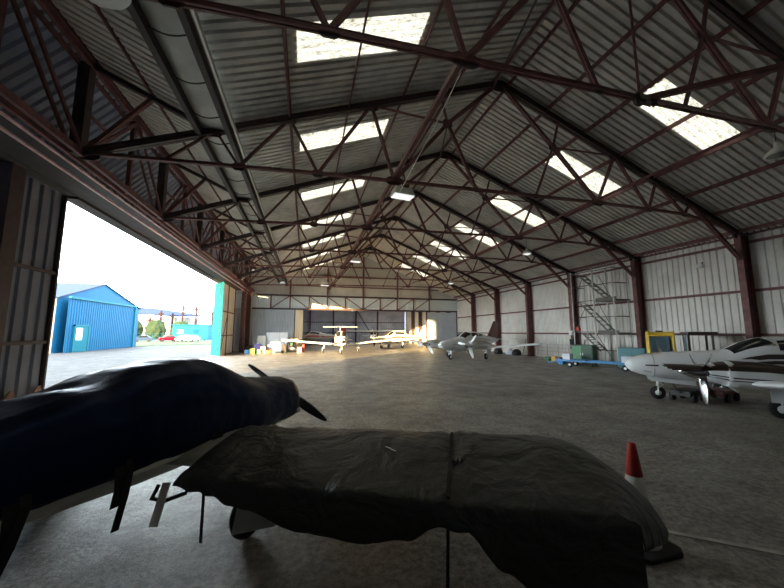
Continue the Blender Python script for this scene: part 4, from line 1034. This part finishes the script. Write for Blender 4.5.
# tow cradle and ground gear beneath the white twin
for loc, m, lab in (((9.5, 5.55, 0), 'redbrown', 'low maroon ground power trolley under the wing of the white twin'), ((8.72, 5.72, 0), 'black', 'small black trolley behind the propeller of the white twin')):
    t = empty('ground_trolley', loc, lab, 'trolley', None, rad(10))
    MB().box((-.34, -.2, .12), (.34, .2, .26)).build('deck', M[m], t, bevel=.02)
    for x in (-.22, .22): MB().lathe((x, -.24, .1), (0, 1, 0), [(0, .05), (.01, .1), (.07, .1), (.08, .05)], 16).build('wheel', M['rubber'], t)
    for x in (-.22, .22): MB().lathe((x, .16, .1), (0, 1, 0), [(0, .05), (.01, .1), (.07, .1), (.08, .05)], 16).build('wheel', M['rubber'], t)
    MB().tube([(-.34, 0, .2), (-.6, 0, .42)], .015, 6).build('handle', M['galv_dark'], t)

# ------------------------------------------------------------------ clutter by the far left panel
def carton(x, y, w, d, h, m, lab, z=0, rz=0.0, name='box', grp='clutter by the far left panel'):
    c, s_ = math.cos(rz), math.sin(rz)
    q = [(x+a*c-b*s_, y+a*s_+b*c, z) for a, b in ((-w/2, -d/2), (w/2, -d/2), (w/2, d/2), (-w/2, d/2))]
    return tag(MB().prism(q, (0, 0, h)).build(name, M[m], bevel=.015), lab, 'box', grp)
def board(x, y, w, h, m, lab, lean=.12):
    return tag(MB().prism([(x-w/2, y, 0), (x+w/2, y, 0), (x+w/2, y+lean, h), (x-w/2, y+lean, h)], (0, .03, 0)).build('upright_board', M[m]), lab, 'board', 'boards leaning by the far left panel')
board(-2.55, 27.9, 1.0, 1.55, 'board_white', 'tall white board standing behind the boxes, left half'); board(-1.72, 27.95, .62, 1.55, 'board_white', 'tall white board next to its twin, right half')
board(-3.35, 27.5, .6, 1.3, 'offwhite', 'shorter beige board left of the white ones')
carton(-2.25, 26.6, .95, .6, .62, 'offwhite', 'big beige carton in front of the white boards')
carton(-2.2, 26.6, .7, .5, .2, 'board_white', 'flat pale box on top of the beige carton', .62)
carton(-3.7, 25.6, .32, .3, .40, 'yellow', 'yellow can left of the clutter'); carton(-3.25, 25.7, .26, .26, .34, 'green', 'green can beside the yellow one')
carton(-3.0, 25.9, .3, .3, .52, 'board_white', 'white drum among the cans'); carton(-2.7, 25.5, .3, .26, .26, 'orange', 'orange box in front of the cans')
carton(-2.4, 25.3, .22, .22, .30, 'red', 'small red canister in front of the beige carton'); carton(-3.45, 26.4, .5, .3, .72, 'purple', 'mauve crate behind the cans')
carton(-1.55, 26.2, .3, .3, .66, 'timber_black', 'dark bin at the right of the beige carton')
carton(-4.1, 25.9, .3, .3, .30, 'blue_paint', 'blue box at the left end of the clutter')
t = empty('shelf_trolley', (-1.0, 27.3, 0), 'small shelved trolley of tools beneath the cream door leaf', 'trolley')
for z in (.15, .5, .85): MB().box((-.4, -.25, z), (.4, .25, z+.03)).build('shelf', M['galv'], t)
for x in (-.38, .38):
    for y in (-.23, .23): MB().box((x-.02, y-.02, 0), (x+.02, y+.02, 1.0)).build('upright', M['galv_dark'], t)
carton(-1.0, 27.3, .5, .3, .22, 'board_white', 'white box on the lower shelf of the tool trolley', .185); carton(-1.1, 27.3, .3, .3, .2, 'green_dark', 'green box on the middle shelf of the tool trolley', .535)
carton(-.85, 27.3, .6, .12, .14, 'cream', 'cream roll on the top shelf of the tool trolley', .885)
carton(-.42, 26.5, .3, .3, .42, 'board_white', 'white tub at the right end of the clutter'); carton(-.12, 26.7, .16, .16, .62, 'red', 'red canister beside the white tub at the rear opening')
carton(-4.4, 28.7, .4, .4, .5, 'timber_black', 'dark box in the far left corner')

# ------------------------------------------------------------------ outdoors
t = empty('blue_shed', (-17.8, 30.5, 0), 'bright blue corrugated shed with a projecting front, seen through the doorway', 'shed')
def sh(mb, name, mat, **k):
    return mb.build(name, M[mat], t, **k)
mb = MB()
# projecting door front : top edge level, corrugated
ys = []
k = 0
while k*.3 < 10.0:
    for ph, h in ((0, 0), (.04, 0), (.07, 1), (.26, 1)):
        if k*.3+ph < 10.0: ys.append((k*.3+ph, h*.6))
    k += 1
mb.grid([[(h*.05, y, 0) for y, h in ys], [(h*.05, y, 4.25) for y, h in ys]])
sh(mb, 'front_wall', 'shed_blue', solid=.02)
sh(MB().box((-.02, -.05, 4.2), (.16, 10.05, 4.38)), 'top_trim', 'shed_trim')
sh(MB().box((-.02, 9.9, 0), (.14, 10.05, 4.2)), 'edge_trim', 'shed_trim')
sh(MB().box((-.5, 9.95, 0), (0, 10.0, 4.2)), 'return_wall', 'shed_blue')
sh(MB().prism([(-.5, -.35, 0), (-.5, 12.1, 0), (-.5, 12.1, 4.2), (-.5, 5.3, 5.95), (-.5, -.35, 4.25)], (-.06, 0, 0)), 'gable_wall', 'shed_blue')
sh(MB().prism([(-.4, -.5, 4.24), (-.4, 5.3, 6.05), (-.4, 5.3, 5.95), (-.4, -.5, 4.14)], (-25, 0, 0)).prism([(-.4, 5.3, 6.05), (-.4, 12.3, 4.24), (-.4, 12.3, 4.14), (-.4, 5.3, 5.95)], (-25, 0, 0)), 'roof', 'far_roof')
sh(MB().box((-25, -.40, 0), (-.55, -.30, 4.2)), 'side_wall', 'render_white')
d = sh(MB().box((.06, .85, 0), (.12, 2.5, 2.05)), 'door', 'cyan')
MB().box((.12, 1.0, .95), (.14, 1.7, 1.9)).build('pane', M['glass_pale'], d)
sh(MB().box((.04, .72, 0), (.15, .85, 2.15)).box((.04, 2.5, 0), (.15, 2.62, 2.15)).box((.04, .72, 2.05), (.15, 2.62, 2.17)), 'door_frame', 'shed_trim')
w_ = sh(MB().box((-.44, 10.6, 1.5), (-.40, 11.2, 2.4)), 'window', 'render_white')
# long slate roofed building beyond
t = empty('long_hangar', (-60, 90, 0), 'distant building with a long slate blue roof right of the blue shed', 'building')
t.location = (0, 0, 0)
MB().box((-52, 92.6, 0), (-29.5, 104, 5.3)).build('wall', M['render_white'], t)
MB().add([(-60, 92, 6.1), (-38.2, 92, 5.85), (-32.3, 92, 5.4), (-24.3, 93, 5.65), (-28.4, 96, 6.1), (-38.3, 98, 7.7), (-60, 98, 8.9)], [(0, 1, 2, 3, 4, 5, 6)]).build('roof', M['far_roof'], t, solid=.12)
t = empty('turquoise_shed', (-22.9, 75, 0), 'low turquoise shed beyond the parked cars', 'shed')
MB().box((-3.2, 0, 0), (3.2, 5, 2.9)).build('wall', M['turq'], t); MB().box((-3.4, -.2, 2.9), (3.4, 5.2, 3.1)).build('roof', M['shed_trim'], t)
MB().box((.6, -.06, 0), (1.5, 0, 2.1)).build('door', M['shed_blue'], t); MB().box((-2.3, -.06, 1.2), (-1.2, 0, 2.0)).build('window', M['glass_pale'], t)
def car(loc, rz, mat, lab, L=4.2):
    t = empty('car', loc, lab, 'car', 'cars parked on the grass edge', rz); t.scale = (.6, .6, .72)
    pr = [(-2.1, .35), (-2.1, .8), (-1.9, .95), (-1.2, 1.0), (-.65, 1.42), (.8, 1.45), (1.55, 1.0), (2.05, .88), (2.1, .5), (2.1, .35)]
    MB().prism([(x, -.8, z) for x, z in pr], (0, 1.6, 0)).build('body', M[mat], t, bevel=.06)
    for y in (-.815, .805): MB().prism([(-1.05, y, 1.02), (-.6, y, 1.36), (.75, y, 1.38), (1.3, y, 1.02)], (0, .01, 0)).build('window', M['glass'], t)
    MB().prism([(-1.17, -.66, 1.04), (-1.17, .66, 1.04), (-.70, .62, 1.38), (-.70, -.62, 1.38)], (-.02, 0, .01)).build('windscreen', M['glass'], t)
    for x in (-1.35, 1.3):
        for y in (-.82, .64): MB().lathe((x, y, .32), (0, 1, 0), [(0, .2), (.02, .32), (.16, .32), (.18, .2)], 16).build('wheel', M['rubber'], t)
car((-21.45, 60.2, 0), rad(30), 'car_red', 'red car parked right of the blue shed')
car((-25.1, 60.5, 0), rad(15), 'car_dark', 'dark blue car parked next to the blue shed')
car((-19.3, 60.6, 0), rad(60), 'white', 'white car parked right of the red one')
car((-17.6, 59.0, 0), rad(75), 'white', 'white car parked farthest to the right of the row')
random.seed(3)
pp = [(-37, 92, 5.0), (-34, 90, 6.6), (-32.2, 92, 6.2), (-30, 92, 8.2), (-27, 92, 8.0), (-24, 95, 7.0), (-21, 98, 6.0), (-19.5, 95, 7.2), (-17, 98, 6.6), (-15, 98, 6.2), (-13, 96, 5.6), (-10.6, 99, 6.4), (-14.5, 92, 4.2)]
for i, (x, y, h) in enumerate(pp):
    t = empty('utility_pole', (x, y, 0), 'thin weathered pole on the skyline beyond the cars, %s from the left' % ORD[i], 'pole', 'poles on the skyline')
    MB().tube([(0, 0, 0), (0, 0, h)], [.32, .24], 8).build('mast', M['pole'], t)
    MB().box((-.6, -.1, h-.9), (.6, .1, h-.5)).build('cross_arm', M['pole'], t)
for i, (x, y, w, h) in enumerate(((-32.5, 84, 2.0, 4.6), (-27.5, 84, 2.0, 4.4), (-36.9, 84, 1.9, 4.8), (-10.5, 86, 1.6, 2.4))):
    bm = bmesh.new(); bmesh.ops.create_icosphere(bm, subdivisions=3, radius=1)
    for v in bm.verts:
        n_ = mnoise.noise(v.co*3+Vector((i*7, 0, 0))); v.co *= 1+.3*n_; v.co = Vector((v.co.x*w, v.co.y*1.2, (v.co.z+.8)*h*.5))
    me = D.meshes.new('hedge_bush'); bm.to_mesh(me); bm.free(); me.materials.append(M['hedge'])
    o = D.objects.new('hedge_bush', me); COL.objects.link(o); o.location = (x, y, 0)
    tag(o, 'dark green bush beyond the car park, %s from the left' % ORD[i], 'bush', 'bushes beyond the cars')
t = empty('wire_fence', (0, 0, 0), 'pale green wire fence along the far edge of the grass', 'fence')
for i in range(16): MB().box((-30.03+i*1.6, 64-.03, 0), (-29.97+i*1.6, 64.03, 1.3)).build('post', M['shed_trim'], t)
for z in (.4, .85, 1.25): MB().box((-30, 63.98, z), (-6, 64.02, z+.04)).build('wire', M['shed_trim'], t)
tag(MB().box((-22.0, 108, 0), (-7.5, 114, 4.8)).build('pale_warehouse', M['render_white']), 'pale low building on the horizon behind the poles', 'building')

# ------------------------------------------------------------------ camera, light, world
cam = D.cameras.new('camera'); co = D.objects.new('camera', cam); COL.objects.link(co)
cam.sensor_width = 36; cam.lens = 321.67/784*36; cam.clip_start = .05; cam.clip_end = 600
co.location = (0, 0, CAM_Z)
yw, pt = rad(14.96), rad(6.71)
F = Vector((math.sin(yw)*math.cos(pt), math.cos(yw)*math.cos(pt), math.sin(pt)))
co.rotation_euler = F.to_track_quat('-Z', 'Y').to_euler()
SC.camera = co

sun = D.lights.new('sun', 'SUN'); so = D.objects.new('sun', sun); COL.objects.link(so)
sun.energy = 5.0; sun.color = (1.0, .68, .30); sun.angle = rad(1.2)
az = Vector((1, 1.09, 0)).normalized(); el = rad(5.0)
dirv = Vector((az.x*math.cos(el), az.y*math.cos(el), -math.sin(el)))
so.rotation_euler = dirv.to_track_quat('-Z', 'Y').to_euler(); so.location = (-20, 0, 12)

w = D.worlds.new('sky'); SC.world = w; w.use_nodes = True
N = w.node_tree.nodes; L = w.node_tree.links; bg = N['Background']
tc = N.new('ShaderNodeTexCoord'); mp = N.new('ShaderNodeMapping'); mp.inputs['Scale'].default_value = (1, 1, 3)
L.new(tc.outputs['Generated'], mp.inputs['Vector'])
n = N.new('ShaderNodeTexNoise'); n.inputs['Scale'].default_value = 2.2; n.inputs['Detail'].default_value = 5; L.new(mp.outputs['Vector'], n.inputs['Vector'])
r = N.new('ShaderNodeValToRGB'); r.color_ramp.elements[0].position = .35; r.color_ramp.elements[1].position = .62
r.color_ramp.elements[0].color = (.66, .82, .94, 1); r.color_ramp.elements[1].color = (.95, 1.0, 1.0, 1)
L.new(n.outputs['Fac'], r.inputs['Fac']); L.new(r.outputs['Color'], bg.inputs['Color'])
bg.inputs['Strength'].default_value = 1.6

SC.view_settings.view_transform = 'Standard'; SC.view_settings.look = 'None'
SC.view_settings.exposure = 3.35; SC.view_settings.gamma = 1.0; SC.view_settings.use_curve_mapping = False
